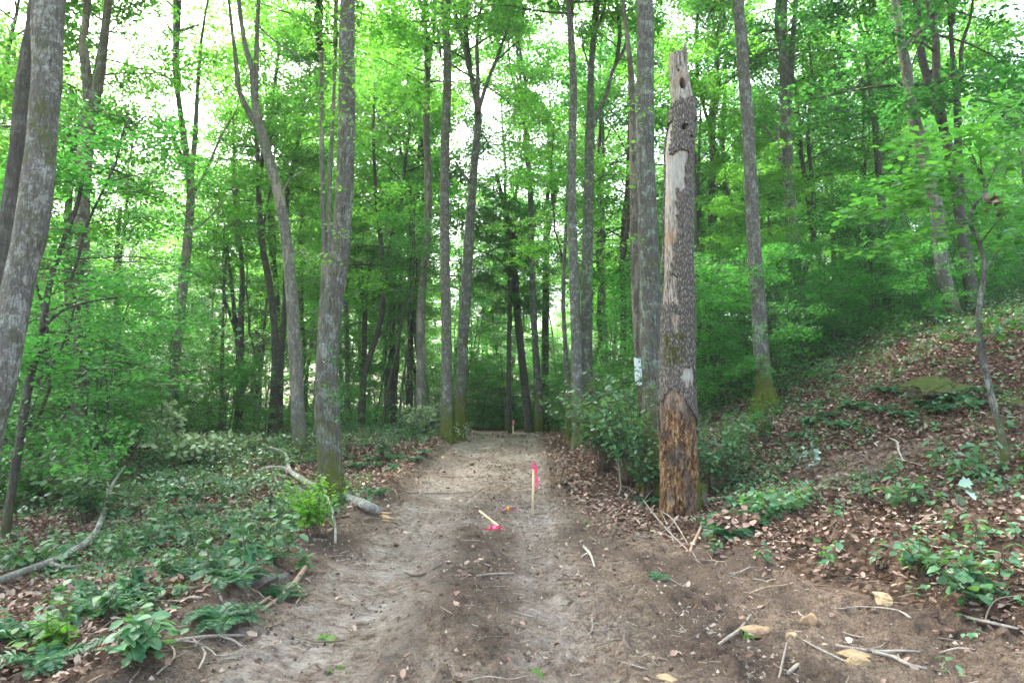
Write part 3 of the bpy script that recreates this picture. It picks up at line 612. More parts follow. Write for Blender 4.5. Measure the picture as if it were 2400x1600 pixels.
PR = [proto_tree('forest_tree', 101, 17, .17, 'dark', [('a', .42, 1.0)], LF, 'tree', gfar),
      proto_tree('forest_tree', 102, 19, .15, 'grey', [('b', .42, 1.0)], LP, 'tree', 'pale-barked trees deep in the wood'),
      proto_tree('forest_tree', 103, 14, .12, 'dark', [('c', .38, 1.05)], LF, 'tree', gfar),
      proto_tree('forest_tree', 104, 15, .14, 'dark', [('d', .34, 1.05)], LF, 'tree', gfar),
      proto_tree('forest_tree', 105, 9, .07, 'dark', [('w', .26, 1.15)], LF, 'tree', gfar, 6)]
gund = 'young broadleaf saplings in the undergrowth'
LU = 'one of the many look-alike green saplings with flat leaf layers in the undergrowth'
PU = [proto_tree('sapling', 111, 3.2, .025, 'dark', [('u', .12, .85)], LU, 'sapling', gund, 5),
      proto_tree('sapling', 112, 2.2, .018, 'dark', [('v', .10, .8)], LU, 'sapling', gund, 5)]
rng = np.random.default_rng(77)
placed = []
def try_place(x, y, dmin):
    for (a, b) in placed:
        if (a - x) ** 2 + (b - y) ** 2 < dmin * dmin: return False
    placed.append((x, y)); return True
used = [False] * len(PR)
cnt = 0
def put(root, ch, flags, i, x, y, sc, tilt=.03):
    z = H1(x, y) - .05; rz = rng.uniform(0, 6.28)
    if not flags[i]:
        root.location = (x, y, z); root.rotation_euler = (0, 0, rz); root.scale = (sc,) * 3; flags[i] = True
    else: dup(root, ch, (x, y, z), rz, sc, tilt=(rng.normal() * tilt, rng.normal() * tilt))
for k in range(6000):
    if cnt >= 195: break
    y = 27 + 68 * rng.uniform() ** .8; a = rng.uniform(-.86, .86); x = a * y
    if abs(x - float(xc(y))) < 3.2 and y < 41: continue
    gap = (-.70 < a < -.43)                       # the bright opening in the canopy at upper left
    big = rng.uniform()
    i = 4 if big < .34 else (3 if big < .5 else 2 if big < .7 else 0 if big < .87 else 1)
    if gap and i != 4: continue
    if a < -.2 and rng.uniform() < .2 and i != 4: continue
    if not try_place(x, y, 2.4 + (y - 27) * .015): continue
    put(*PR[i], used, i, x, y, rng.uniform(.8, 1.2)); cnt += 1
for k, (a, y, i) in enumerate([(-.34, 33, 0), (-.27, 38, 1), (-.22, 31, 2), (-.13, 36, 0), (-.18, 47, 0), (-.30, 50, 1), (-.40, 44, 2), (-.47, 58, 0), (-.55, 62, 1), (-.62, 57, 2), (-.70, 40, 0), (-.38, 60, 0), (-.51, 74, 0), (-.66, 72, 1), (-.25, 62, 0)]):
    placed.append((a * y, y)); put(*PR[i], used, i, a * y, y, 1.15)
# bare-stemmed thin poles between the larger trees
LT_ = 'one of the many look-alike thin straight poles standing between the far trees'
PT = [proto_tree('thin_tree', 121, 12, .055, 'dark', [('v', .62, 1.1)], LT_, 'tree', 'thin poles between the far trees', 6),
      proto_tree('thin_tree', 122, 14, .075, 'grey', [('v', .55, 1.2), ('v', .8, 1.0)], LT_, 'tree', 'thin poles between the far trees', 6)]
ut = [False] * 2; c2 = 0
for k in range(5000):
    if c2 >= 80: break
    y = rng.uniform(24, 62); x = rng.uniform(-.8, .8) * y
    if abs(x - float(xc(y))) < 2.8 and y < 40: continue
    if not try_place(x, y, 1.1): continue
    put(*PT[c2 % 2], ut, c2 % 2, x, y, rng.uniform(.7, 1.15), .06); c2 += 1
# trees beside and behind the viewer, whose crowns shade the track
for (x, y, i) in [(-9, 2, 0), (10, 3, 1), (-6, -6, 1), (8, -5, 0), (15, 12, 1), (-15, 10, 0), (13, 19, 3), (-16, 19, 2), (19, 24, 0)]:
    placed.append((x, y)); put(*PR[i], used, i, x, y, 1.05)
uu = [False] * 2; cnt = 0
for k in range(6000):
    if cnt >= 120: break
    y = 15 + 38 * rng.uniform() ** .9; a = rng.uniform(-.85, .85); x = a * y
    dx = x - float(xc(y))
    if abs(dx) < 3.6 and y < 41: continue
    if dx > 0 and a < .36 and y < 20: continue               # keeps the litter slope open round the snag
    if a > .3 and y < 17: continue
    if -.56 < a < -.02 and y < 26 or a <= -.56 and y < 18: continue                  # open herb slope left of the track
    if not try_place(x, y, 1.5): continue
    i = 0 if rng.uniform() < .5 else 1
    put(*PU[i], uu, i, x, y, rng.uniform(.7, 1.25), .06); cnt += 1

# thick undergrowth: left of the herb slope, on the right slope and round the track end
def thicket(n, ar, yr, dmin, sc=(.8, 1.25), avoid=()):
    c = 0
    for k in range(n * 30):
        if c >= n: break
        y = rng.uniform(*yr); a = rng.uniform(*ar); x = a * y
        if abs(x - float(xc(y))) < 3.4 and y < 42: continue
        if not try_place(x, y, dmin): continue
        i = 0 if rng.uniform() < .6 else 1
        put(*PU[i], uu, i, x, y, rng.uniform(*sc), .08); c += 1
thicket(22, (-.84, -.56), (16.5, 23), 1.3, (.8, 1.2))
thicket(16, (-.58, -.36), (23, 31), 1.5, (.8, 1.2))
thicket(34, (.24, .85), (19, 31), 1.3, (.6, 1.05))
thicket(14, (.06, .2), (23, 34), 1.2, (.6, .9))
thicket(22, (-.22, .14), (42, 58), 1.4, (1.0, 1.8))
thicket(12, (-.10, .10), (36, 48), 1.1, (.7, 1.3))

# far wood: a mass of leaves closing the view
A = Acc(); n = 26000; a = rng.uniform(-1.0, 1.0, n); y = rng.uniform(88, 118, n); x = a * y
z = H(x, y) + rng.uniform(0, 1, n) ** 1.3 * (9 + 8 * noise2(x * .12, y * .12, 5))
keep = fbm(x * .25, z * .35, 9, 3) > .43
x, y, z = x[keep], y[keep], z[keep]; n = len(x)
leaves(A, QUAD, np.c_[x, y, z], tiltn(rng, n, .6), rng.uniform(.5, .9, n), rng)
tag(A.obj('far_wood', LM['canopy']), kind='stuff')

# ------------------------------------------------------------------ dead snag
def snag():
    Y = 11.0
    prof = [(1206, 1562, 96), (1190, 1561, 93), (1150, 1562, 89), (1080, 1560, 84), (1000, 1557, 83), (940, 1556, 80), (900, 1556, 74), (840, 1557, 71), (760, 1557, 68), (680, 1558, 66), (600, 1558, 63), (500, 1558, 62),
            (400, 1559, 60), (350, 1560, 64), (310, 1563, 62), (270, 1568, 56), (235, 1568, 52), (200, 1563, 49), (160, 1558, 45), (130, 1557, 43), (106, 1560, 38)]
    c = np.array([P(x, y, Y) for y, x, w_ in prof]); r = np.array([W2R(w_, Y) for y, x, w_ in prof]); ypx = np.array([p[0] for p in prof], float)
    base = np.array([c[0][0], Y, H1(c[0][0], Y)])
    root = empty('dead_snag', base, 'tall dead broken-topped trunk with peeling bark, woodpecker holes and rotten orange foot', 'dead tree')
    nz, nt_ = 620, 150
    z = np.linspace(c[0][2] - .15, c[-1][2], nz)
    cx = np.interp(z, c[:, 2], c[:, 0]); rr = np.interp(z, c[:, 2], r); yp = np.interp(z, c[:, 2], ypx); yp[z < c[0][2]] = 1215
    th = np.arange(nt_) / nt_ * 2 * np.pi
    TH, ZZ = np.meshgrid(th, z); YP = np.tile(yp[:, None], (1, nt_)); RR = np.tile(rr[:, None], (1, nt_))
    s = np.cos(TH); front = -np.sin(TH)            # s: -1 left .. 1 right in the view; front > 0 faces the viewer
    s_ = np.where(front > 0, s, np.sign(s) * 1.0 + 0 * s)
    Zl = ZZ - base[2]
    nA = fbm(s * 1.5 + 3, Zl * 2.2 + front, 201, 4) - .5
    nB = fbm(s * 6 + front * 4, Zl * 9, 202, 4) - .5
    yy = YP + nA * 26 + nB * 22; sx = s + nB * .35 + nA * .3
    bark = (yy > 222 + (1 - sx) * 11)
    m1 = (yy > 362) & (yy < 462) & (sx < .08 + .35 * ss(440, 380, yy) + .25 * (noise2(yy / 16, yy * 0, 3) - .5)); m1 &= ~((yy > 440) & (sx > -.45) & (sx < .1))
    m2 = (yy >= 455) & (yy < 650) & (sx < -.34 - .4 * ss(530, 640, yy) + .3 * ss(505, 530, yy) * ss(580, 545, yy) + .3 * (noise2(yy / 12, yy * 0, 4) - .5))
    m3 = (yy > 642) & (yy < 706) & (sx < -.25)
    m4 = (yy > 728) & (yy < 772) & (sx > -.62) & (sx < -.12)
    m5 = (yy > 842) & (yy < 884) & (sx > .02) & (sx < .78)
    lo = ss(896, 985, yy)
    m6 = (yy > 898) & (sx < -.0 + 1.0 * lo) & (sx > -.62 - .9 * ss(905, 940, yy))
    m7 = (sx < -.86) & (yy > 280) & (yy < 660)
    m8 = yy > 1005
    frontm = front > -.15
    bark &= ~((m1 | m2 | m3 | m4 | m5 | m6 | m7) & frontm); bark &= ~m8
    # holes
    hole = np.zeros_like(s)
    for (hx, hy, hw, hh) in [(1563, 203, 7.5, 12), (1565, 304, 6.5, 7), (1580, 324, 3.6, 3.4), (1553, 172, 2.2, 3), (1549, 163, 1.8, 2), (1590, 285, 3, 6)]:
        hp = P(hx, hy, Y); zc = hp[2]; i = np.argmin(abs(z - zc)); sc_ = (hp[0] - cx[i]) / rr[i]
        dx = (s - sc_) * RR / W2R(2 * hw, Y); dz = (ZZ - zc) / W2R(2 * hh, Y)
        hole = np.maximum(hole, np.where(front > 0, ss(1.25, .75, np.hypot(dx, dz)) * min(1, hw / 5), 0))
    rot = ss(890, 960, YP) 
    ridg = fbm(TH * 9, Zl * 1.6, 210, 3) - .5
    # periodic in angle: built on cos/sin
    fl = fbm(s * 9 + 20, Zl * 2.2 + front * 9, 211, 4) - .5
    chip = fbm(s * 12 + 5, Zl * 7 + front * 12, 212, 4) - .5
    rad = RR * (1 + .05 * nA) + fl * .02 + chip * .035 * rot - hole * .15
    # missing wood: torn top and hollows in the rotten foot
    rad -= rot * ss(.08, .2, fbm(s * 4 + 9, Zl * 3 + front * 4, 213, 3) - .5) * .07 + rot * ss(.06, .16, fbm(s * 9 + 2, Zl * 8 + front * 9, 214, 3) - .5) * .04
    top = 1.0 * (YP < 128 + 10 * (fbm(s * 3 + 2, front * 3, 5, 3) - .5) - 22 * np.exp(-((s - .65) / .28) ** 2))
    X_ = cx[:, None] - base[0] + rad * s; Y_ = -rad * front; Z_ = Zl + 0
    V = np.stack([X_, Y_, Z_], -1)
    i = np.arange(nz - 1)[:, None] * nt_; j = np.arange(nt_)[None]; j2 = (j + 1) % nt_
    q = np.stack([i + j, i + j2, i + nt_ + j2, i + nt_ + j], -1)
    qk = ~(top[:-1] > 0)
    moss = np.clip(ss(760, 780, YP) * ss(850, 830, YP) * ss(-1.0, -.8, s) * ss(.35, .1, s) * ss(-.12, .05, nA + nB) + ss(1080, 1110, YP) * ss(.55, .9, s + nA), 0, 1) * (front > -.5)
    A = Acc(); A.add(V.reshape(-1, 3), q[qk].reshape(-1, 4))
    # closing disc inside the torn top
    k = np.argmin(abs(yp - 140)); disc = np.stack([cx[k] - base[0] + .9 * rr[k] * np.cos(th), .9 * rr[k] * -np.sin(th) * -1, np.full(nt_, z[k] - base[2])], -1)
    A.add(np.vstack([disc, [cx[k] - base[0], 0, z[k] - base[2] - .05]]), np.stack([np.full(nt_, nt_), np.arange(nt_), (np.arange(nt_) + 1) % nt_], -1))
    ex = nt_ + 1
    A.attr = {'rot': np.r_[rot.ravel(), np.zeros(ex)], 'moss': np.r_[moss.ravel(), np.zeros(ex)], 'hole': np.r_[hole.ravel(), np.zeros(ex)],
              'pale': np.r_[(ss(.4, .1, np.abs(YP - 862) / 60) + ss(120, 380, YP) * ss(560, 420, YP)).ravel(), np.zeros(ex)]}
    m = NT('snag_wood'); vv = m.objco(False); vs = m.vmul(vv, (1, 1, .14)); n1 = m.noise(vs, 42, 6, .7); n2 = m.noise(m.vmul(vv, (1, 1, .45)), 20, 6, .75); n3 = m.noise(vv, 3.5, 4)
    def at(k): return m.n('Attribute', attribute_name=k).outputs['Fac']
    wood = m.ramp(n1, (.38, (.05, .038, .03)), (.47, (.20, .165, .135)), (.60, (.44, .39, .34)))
    wood = m.mix(m.mapr(n3, .5, .7, 0, .6), wood, (.40, .24, .13))
    wood = m.mix(m.math('MULTIPLY', at('pale'), .55), wood, (.50, .47, .44))
    rotc = m.ramp(m.math('ADD', m.math('MULTIPLY', n2, .75), m.math('MULTIPLY', n1, .25)), (.38, (.02, .012, .008)), (.46, (.10, .05, .028)), (.52, (.22, .115, .055)), (.62, (.48, .33, .2)))
    rotc = m.mix(m.mapr(m.noise(m.vmul(vv,(1,1,.4)), 5, 4), .48, .62, 0, .75), rotc, (.12, .10, .088))
    c = m.mix(at('rot'), wood, rotc)
    c = m.mix(at('moss'), c, m.mix(n2, (.045, .06, .008), (.12, .13, .02)))
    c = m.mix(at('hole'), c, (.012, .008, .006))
    wm = m.end(m.pbsdf(c, .9, m.bump(m.math('ADD', n1, n2), .03, .9), .15))
    A.obj('wood', wm, root)
    # bark sleeve, thick and ragged
    B = Acc(); off = .03 + .018 * (fbm(s * 7, Zl * 3 + front * 7, 220, 3) - .5) * 2 - hole * .12
    cell = fbm(s * 22 + 3, Zl * 6 + front * 22, 221, 3) - .5
    rb = RR * (1 + .05 * nA) + off + np.abs(cell) * .02
    Vb = np.stack([cx[:, None] - base[0] + rb * s, -rb * front, Zl], -1)
    bk = bark[:-1] & bark[1:] & (hole[:-1] < .5)
    Vi = np.stack([cx[:, None] - base[0] + (rb - .03) * s, -(rb - .03) * front, Zl], -1)
    n0 = nz * nt_
    qb = q[bk].reshape(-1, 4)
    # rim faces where the kept area ends
    rims = []
    up = np.zeros_like(bk); up[:-1] = bk[1:]; dn = np.zeros_like(bk); dn[1:] = bk[:-1]
    lf = np.roll(bk, 1, 1); rt = np.roll(bk, -1, 1)
    for mask, (a, b) in ((bk & ~dn, (0, 1)), (bk & ~rt, (1, 2)), (bk & ~up, (2, 3)), (bk & ~lf, (3, 0))):
        e = q[mask]; rims.append(np.stack([e[:, b], e[:, a], e[:, a] + n0, e[:, b] + n0], -1))
    B.add(np.vstack([Vb.reshape(-1, 3), Vi.reshape(-1, 3)]), [qb, np.concatenate(rims)])
    B.attr = {'moss': np.r_[moss.ravel(), moss.ravel() * 0]}
    m = NT('snag_bark'); vv = m.objco(False); vs = m.vmul(vv, (1, 1, .3)); 
    vo = m.n('TexVoronoi', feature='DISTANCE_TO_EDGE'); vo.inputs['Scale'].default_value = 34; m.l(vs, vo.inputs['Vector'])
    fi = m.noise(vs, 60, 5, .75); f = m.math('MULTIPLY', m.mapr(vo.outputs['Distance'], 0, .35), m.mapr(fi, .3, .65, .5, 1.1))
    c = m.mix(f, (.05, .04, .034), (.42, .375, .335)); c = m.mix(m.mapr(m.noise(vv, 3, 4), .45, .7, 0, .5), c, (.17, .135, .105))
    at2 = m.n('Attribute', attribute_name='moss').outputs['Fac']
    c = m.mix(at2, c, m.mix(fi, (.045, .055, .01), (.11, .11, .025)))
    B.obj('bark', m.end(m.pbsdf(c, .95, m.bump(f, .03, 1), .1)), root)
    # splinters round the torn top
    S = Acc(); rg = np.random.default_rng(5)
    for a in rg.uniform(0, 6.28, 26):
        h = .05 + .16 * rg.uniform() ** 2 + (.16 if abs(math.cos(a) - .7) < .22 and rg.uniform() < .6 else 0); b = np.array([cx[k] - base[0] + .88 * rr[k] * math.cos(a), .88 * rr[k] * math.sin(a), z[k] - base[2] - .08])
        tube(S, np.array([b, b + [0, 0, h * .6], b + [rg.normal() * .015, rg.normal() * .015, h + .05]]), [.026, .017, .002], 5)
    S.obj('splinters', wm, root)
    return root
snag()

# ------------------------------------------------------------------ ground cover, litter, crumbs
rng = np.random.default_rng(9)
def zone(n, xr_, yr_, power=1.0):
    x = rng.uniform(*xr_, n); y = yr_[0] + (yr_[1] - yr_[0]) * rng.uniform(0, 1, n) ** power; return x, y
def inview(x, y, m=.82): return (np.abs(x) < m * y + 1.0)
# dead leaves
x, y = zone(470000, (-22, 24), (2.6, 30), 1.45); k = inview(x, y); x, y = x[k], y[k]
d = x - xc(y); off = np.abs(d + .1) - (halfw(y) + .15 + 2.2 * ss(0, 1, d) * ss(11.5, 4.5, y))
dens = ss(-.45, .6, off + (fbm(x * .9, y * .6, 41, 4) - .5) * 1.6) * .95 + .03
dens *= .7 + .3 * ss(.35, .55, fbm(x * .7 + 3, y * .7, 55, 3))
dens *= np.where(np.hypot((x - 5.6) / 1.6, (y - 11.2) / .9) < 1, .5, 1)
k = rng.uniform(0, 1, len(x)) < dens; x, y = x[k], y[k]; n = len(x)
A = Acc(); z = H(x, y) + rng.uniform(.0, .05, n) + .01 + (fbm(x * 3, y * 3, 11, 4) - .5) * .1
leaves(A, CURL, np.c_[x, y, z], tiltn(rng, n, .32), rng.uniform(.028, .068, n) * (1 + .05 * y), rng, wid=rng.uniform(.6, 1.1, n))
tag(A.obj('leaf_litter', LM['litter']), kind='stuff'); print('litter', n)

# soil crumbs
x, y = zone(120000, (-4.5, 6), (2.6, 18), 1.6); k = inview(x, y); x, y = x[k], y[k]; d = x - xc(y)
dens = .15 + .85 * ss(.45, .62, fbm(x * 1.6, y * 1.6, 71, 3)); dens *= np.where(np.abs(d + .85) < .42, .25, 1) * np.where(np.abs(d) < halfw(y) + 1.6 + 1.5 * ss(9, 5, y), 1, 0)
k = rng.uniform(0, 1, len(x)) < dens; x, y = x[k], y[k]; n = len(x)
oct_v = np.array([[1, 0, 0], [-1, 0, 0], [0, 1, 0], [0, -1, 0], [0, 0, 1], [0, 0, -1.]]); oct_f = np.array([[0, 2, 4], [2, 1, 4], [1, 3, 4], [3, 0, 4], [2, 0, 5], [1, 2, 5], [3, 1, 5], [0, 3, 5]])
s = .003 + .02 * rng.uniform(0, 1, n) ** 4; v = oct_v[None] * rng.uniform(.5, 1.3, (n, 6, 1)) * s[:, None, None]
a = rng.uniform(0, 6.28, n); ca, sa = np.cos(a)[:, None], np.sin(a)[:, None]
v = np.stack([v[..., 0] * ca - v[..., 1] * sa, v[..., 0] * sa + v[..., 1] * ca, v[..., 2]], -1)
zz = H(x, y) + (fbm(x * 3, y * 3, 11, 4) - .5) * (.05 + .07 * ss(1.5, 2.6, np.abs(x - xc(y)))) + .012
A = Acc(); A.add((v + np.c_[x, y, zz][:, None]).reshape(-1, 3), (oct_f[None] + (np.arange(n) * 6)[:, None, None]).reshape(-1, 3))
s_ = NT('soil_crumb'); g_ = s_.n('NewGeometry'); cc = s_.ramp(g_.outputs['Random Per Island'], (0, (.05, .035, .027)), (.5, (.13, .095, .075)), (.85, (.26, .205, .165)), (1, (.42, .36, .3)))
tag(A.obj('soil_crumbs', s_.end(s_.pbsdf(cc, .95)), smooth=False), kind='stuff')
# tiny twig litter on the soil
A = Acc(); x, y = zone(10000, (-5, 9), (2.8, 16), 1.5); k = inview(x, y) & (np.abs(x - xc(y) + .8) > .3 + .5 * rng.uniform(0, 1, len(x))); x, y = x[k], y[k]; n = len(x)
a = rng.uniform(0, 3.14, n); L = .03 + .22 * rng.uniform(0, 1, n) ** 2.5; r = .0012 + .0018 * rng.uniform(0, 1, n); z = H(x, y) + .02 + (fbm(x * 3, y * 3, 11, 4) - .5) * (.05 + .07 * ss(1.5, 2.6, np.abs(x - xc(y))))
dx, dy = np.cos(a) * L / 2, np.sin(a) * L / 2; tz = rng.normal(size=n) * .012
px_, py_ = -np.sin(a) * r, np.cos(a) * r
v = np.stack([np.c_[x - dx + px_, y - dy + py_, z - tz], np.c_[x - dx - px_, y - dy - py_, z - tz], np.c_[x - dx, y - dy, z - tz + 2 * r],
              np.c_[x + dx + px_, y + dy + py_, z + tz], np.c_[x + dx - px_, y + dy - py_, z + tz], np.c_[x + dx, y + dy, z + tz + 2 * r]], 1)
fq = np.array([[0, 1, 4, 3], [1, 2, 5, 4], [2, 0, 3, 5]]); A.add(v.reshape(-1, 3), (fq[None] + (np.arange(n) * 6)[:, None, None]).reshape(-1, 4))
s_ = NT('twig_litter'); g_ = s_.n('NewGeometry'); cc = s_.ramp(g_.outputs['Random Per Island'], (0, (.07, .05, .038)), (.6, (.17, .13, .10)), (1, (.40, .34, .28)))
tag(A.obj('twig_litter', s_.end(s_.pbsdf(cc, .9))), kind='stuff')

# herbs and seedlings carpeting both sides
def herb_cover(name, n, xr_, yr_, power, dfun, hgt, lsize, per, mat, tpl, sd=.35, spread=1.0):
    x, y = zone(n, xr_, yr_, power); k = inview(x, y, .86); x, y = x[k], y[k]
    k = rng.uniform(0, 1, len(x)) < dfun(x, y); x, y = x[k], y[k]; n = len(x)
    hh = rng.uniform(*hgt, n); A = Acc(); gz = H(x, y)
    idx = np.repeat(np.arange(n), per); m = len(idx); a = rng.uniform(0, 6.28, m); u = rng.uniform(0, 1, m)
    rad = (.25 + .75 * u) * hh[idx] * .8 * spread
    c = np.c_[x[idx] + np.cos(a) * rad * .4, y[idx] + np.sin(a) * rad * .4, gz[idx] + hh[idx] * (.25 + .75 * rng.uniform(0, 1, m))]
    nr = np.c_[np.cos(a) * .35, np.sin(a) * .35, np.ones(m)] + rng.normal(size=(m, 3)) * sd
    leaves(A, tpl, c, nr, rng.uniform(*lsize, m), rng, dirs=np.c_[np.cos(a), np.sin(a), np.full(m, -.1)] + rng.normal(size=(m, 3)) * .3)
    o = tag(A.obj(name, mat), kind='stuff'); print(name, m); return o
def dl(x, y):   # left side
    d = -(x - xc(y)); e = ss(2.0, 2.9, d + (fbm(x * .9, y * .7, 43, 3) - .5) * 1.5)
    patch = ss(.38, .56, fbm(x * .55 + 7, y * .55, 81, 4)); e = e * (1 - .8 * np.exp(-(((y - (7.3 + (-5.3 - x) * 1.25)) / .7) ** 2)) * (x < -4.4) * (y < 14)); return e * (.08 + .92 * patch) * np.where(y > 12, 1, .75)
def dr(x, y):
    d = (x - xc(y)); e = ss(2.2 + 1.2 * 1, 4.6, d + (fbm(x * .9, y * .7, 44, 3) - .5) * 1.5)
    patch = ss(.50, .62, fbm(x * .5 + 1, y * .5, 83, 4)); far = ss(11, 19, y) * .8 + ss(9, 16, x) * ss(10, 15, y) * .2
    snagz = np.exp(-(((x - 4.0) / 1.6) ** 2 + ((y - 11.0) / 1.3) ** 2)) * .9
    return e * np.clip(.05 + .45 * patch + far + snagz, 0, 1) * np.where(np.hypot((x - 5.8) / 1.6, (y - 11.2) / .9) < 1, 0.05, 1)
herb_cover('ground_herbs', 9000, (-13, -1.8), (3, 13), .9, dl, (.05, .26), (.03, .08), 8, LM['herb'], OVAL)
herb_cover('ground_herbs', 24000, (-30, -1.8), (12, 36), 1.2, dl, (.12, .5), (.06, .115), 7, LM['herb'], QUAD)
herb_cover('ground_herbs', 4500, (2.2, 12), (3.5, 13), .8, dr, (.06, .24), (.035, .08), 7, LM['herb'], OVAL)
herb_cover('ground_herbs', 20000, (2.2, 34), (12, 40), 1.1, dr, (.12, .5), (.06, .115), 7, LM['herb'], QUAD)
def dmid(x, y): return ss(2.6, 3.6, np.abs(x - xc(y))) * 1.0
herb_cover('ground_herbs', 9000, (-40, 40), (36, 75), 1.0, lambda x, y: np.where(y < 42, dmid(x, y), 1), (.4, 1.6), (.16, .26), 8, LM['under'], QUAD, .5)

# ------------------------------------------------------------------ builders for small plants
def fern_root(seed, label, nf=9, L=.5, group='ferns growing beside the track'):
    rg = np.random.default_rng(seed); root = empty('fern', (0, 0, 0), label, 'fern', group)
    A = Acc(); cs, ns, ds, sz, wd = [], [], [], [], []
    for k in range(nf):
        a = k / nf * 6.28 + rg.normal() * .2; l = L * rg.uniform(.7, 1.15); up = rg.uniform(.35, .8); m = 9
        t = np.linspace(0, 1, m + 1); rad = l * (t * .9); zz = l * (up * 1.6 * t - up * 1.45 * t * t) + .02
        pts = np.c_[np.cos(a) * rad, np.sin(a) * rad, zz]; tube(A, pts, np.linspace(.004, .001, m + 1), 3, None, 0, False)
        npn = 26
        for q in range(2, npn):
            tt = q / npn; f = tt * m; i0 = int(f); p = pts[i0] + (pts[min(i0 + 1, m)] - pts[i0]) * (f - i0); dd = pts[min(i0 + 1, m)] - pts[i0] + 1e-9; dd /= np.linalg.norm(dd)
            sd = np.cross(dd, [0, 0, 1]); sd /= np.linalg.norm(sd); ll = l * .22 * math.sin(math.pi * min(1, tt * .85 + .15)) ** .8 + .01
            for s in (-1, 1):
                cs.append(p); ns.append(np.cross(dd, sd) * -1 if np.cross(sd, dd)[2] < 0 else np.cross(sd, dd)); ds.append(sd * s + dd * .35 + np.array([0, 0, -.15])); sz.append(ll); wd.append(.36)
    B = Acc(); leaves(B, QUAD, np.array(cs), np.array(ns) + rg.normal(size=(len(cs), 3)) * .12, np.array(sz), rg, dirs=np.array(ds), wid=np.array(wd))
    B.obj('fronds', LM['fern'], root); A.obj('stems', LM['fern'], root); return root, kids(root)
def plant_root(seed, label, name='seedling', cat='seedling', ns=5, hgt=.35, lsize=.11, per=5, mat='herb', tpl=None, group='broadleaf seedlings on the forest floor', spread=.5, stem=.003, smat=None, nsd=.35):
    rg = np.random.default_rng(seed); root = empty(name, (0, 0, 0), label, cat, group); A = Acc(); B = Acc(); c, n, d = [], [], []
    for k in range(ns):
        a = rg.uniform(0, 6.28); h = hgt * rg.uniform(.55, 1.1); sp_ = spread * hgt * rg.uniform(.2, 1)
        pts = np.array([[0, 0, -.02], [math.cos(a) * sp_ * .3, math.sin(a) * sp_ * .3, h * .5], [math.cos(a) * sp_, math.sin(a) * sp_, h]]) ; pts[:, :2] += rg.normal(size=2) * .02 * hgt / .35
        tube(A, pts, [stem * 1.3, stem, stem * .5], 4, hgt * .15)
        for q in range(per):
            t = .35 + .65 * (q + 1) / per; p = pts[0] * (1 - t) ** 2 + 2 * t * (1 - t) * pts[1] + t * t * pts[2]; b = rg.uniform(0, 6.28)
            dd = np.array([math.cos(b), math.sin(b), rg.uniform(-.25, .2)]); c.append(p + dd * lsize * .25); d.append(dd); n.append(np.array([dd[0] * .25, dd[1] * .25, 1]) + rg.normal(size=3) * nsd)
    leaves(B, tpl or OVAL, np.array(c), np.array(n), lsize * rg.uniform(.65, 1.25, len(c)), rg, dirs=np.array(d))
    B.obj('leaves', LM[mat], root); A.obj('stems', smat or M_BROWNSTICK, root); return root, kids(root)

def scatter(proto, spots, group, labels=None, default=None, sc=(.8, 1.2), sink=.0):
    root, ch = proto; first = True
    for i, sp_ in enumerate(spots):
        p = G(sp_[0], sp_[1]) if len(sp_) > 1 else sp_
        s = (sp_[2] if len(sp_) > 2 else 1) * rng.uniform(*sc); lab = labels[i] if labels else default
        if first: root.location = p; root.rotation_euler = (0, 0, rng.uniform(0, 6.28)); root.scale = (s,) * 3; root['label'] = lab; root['group'] = group; first = False
        else: dup(root, ch, p, rng.uniform(0, 6.28), s, lab, group)
        if not group and 'group' in root: del root['group']

GF = 'ferns growing beside the track'
scatter(fern_root(301, 'x', 9, .42), [(1490, 1165), (1690, 1205), (1740, 1180), (1640, 1215), (560, 1290), (610, 1270), (500, 1300), (100, 1540), (40, 1480), (1900, 960), (1960, 940), (2120, 935), (2200, 925), (850, 1060), (880, 1045), (820, 1075), (440, 1190), (860, 1140), (2260, 905), (1860, 975), (230, 1420), (350, 1235), (1840, 1010), (1930, 985), (2020, 950), (2080, 960), (2160, 950), (1880, 935), (2240, 940), (2040, 905), (1720, 1215), (1670, 1240), (1760, 1200), (1700, 1165)],
        GF, default='green fern with arching feathery fronds, one of those growing by the track', sc=(.8, 1.15))
rf = np.random.default_rng(31)
scatter(fern_root(303, 'x', 8, .38), [(rf.uniform(260, 660), rf.uniform(1130, 1440)) for _ in range(26)] + [(rf.uniform(780, 980), rf.uniform(1030, 1090)) for _ in range(10)], 'bluish ferns among the herbs left of the track', default='one of the many look-alike bluish green ferns among the herbs left of the track', sc=(.6, 1.2))
scatter(plant_root(344, 'x', ns=5, hgt=.55, lsize=.10, per=8, mat='herb', spread=.35, stem=.004), [(rf.uniform(250, 700), rf.uniform(1090, 1330)) for _ in range(18)], 'knee-high leafy plants on the left slope', default='one of the many look-alike knee-high leafy plants standing among the herbs on the left', sc=(.5, 1.15))
scatter(plant_root(345, 'x', ns=12, hgt=.9, lsize=.10, per=14, mat='canopy_dark', spread=.5, stem=.006), [(rf.uniform(-20, 230), rf.uniform(1060, 1190)) for _ in range(20)] + [(rf.uniform(1640, 1760), rf.uniform(985, 1060)) for _ in range(3)], 'dark waist-high bushes in the undergrowth', default='one of the many look-alike waist-high bushes with dark green shade-coloured leaves in the undergrowth', sc=(.7, 1.3))  # dark leaf material puts the deep shade of the undergrowth into the bushes' colour
scatter(fern_root(302, 'x', 5, .3), [(1512, 1335, .6), (520, 1225), (300, 1500), (1300, 985)], 'small young ferns', default='small young fern with few short fronds on bare soil or litter', sc=(.8, 1.1))
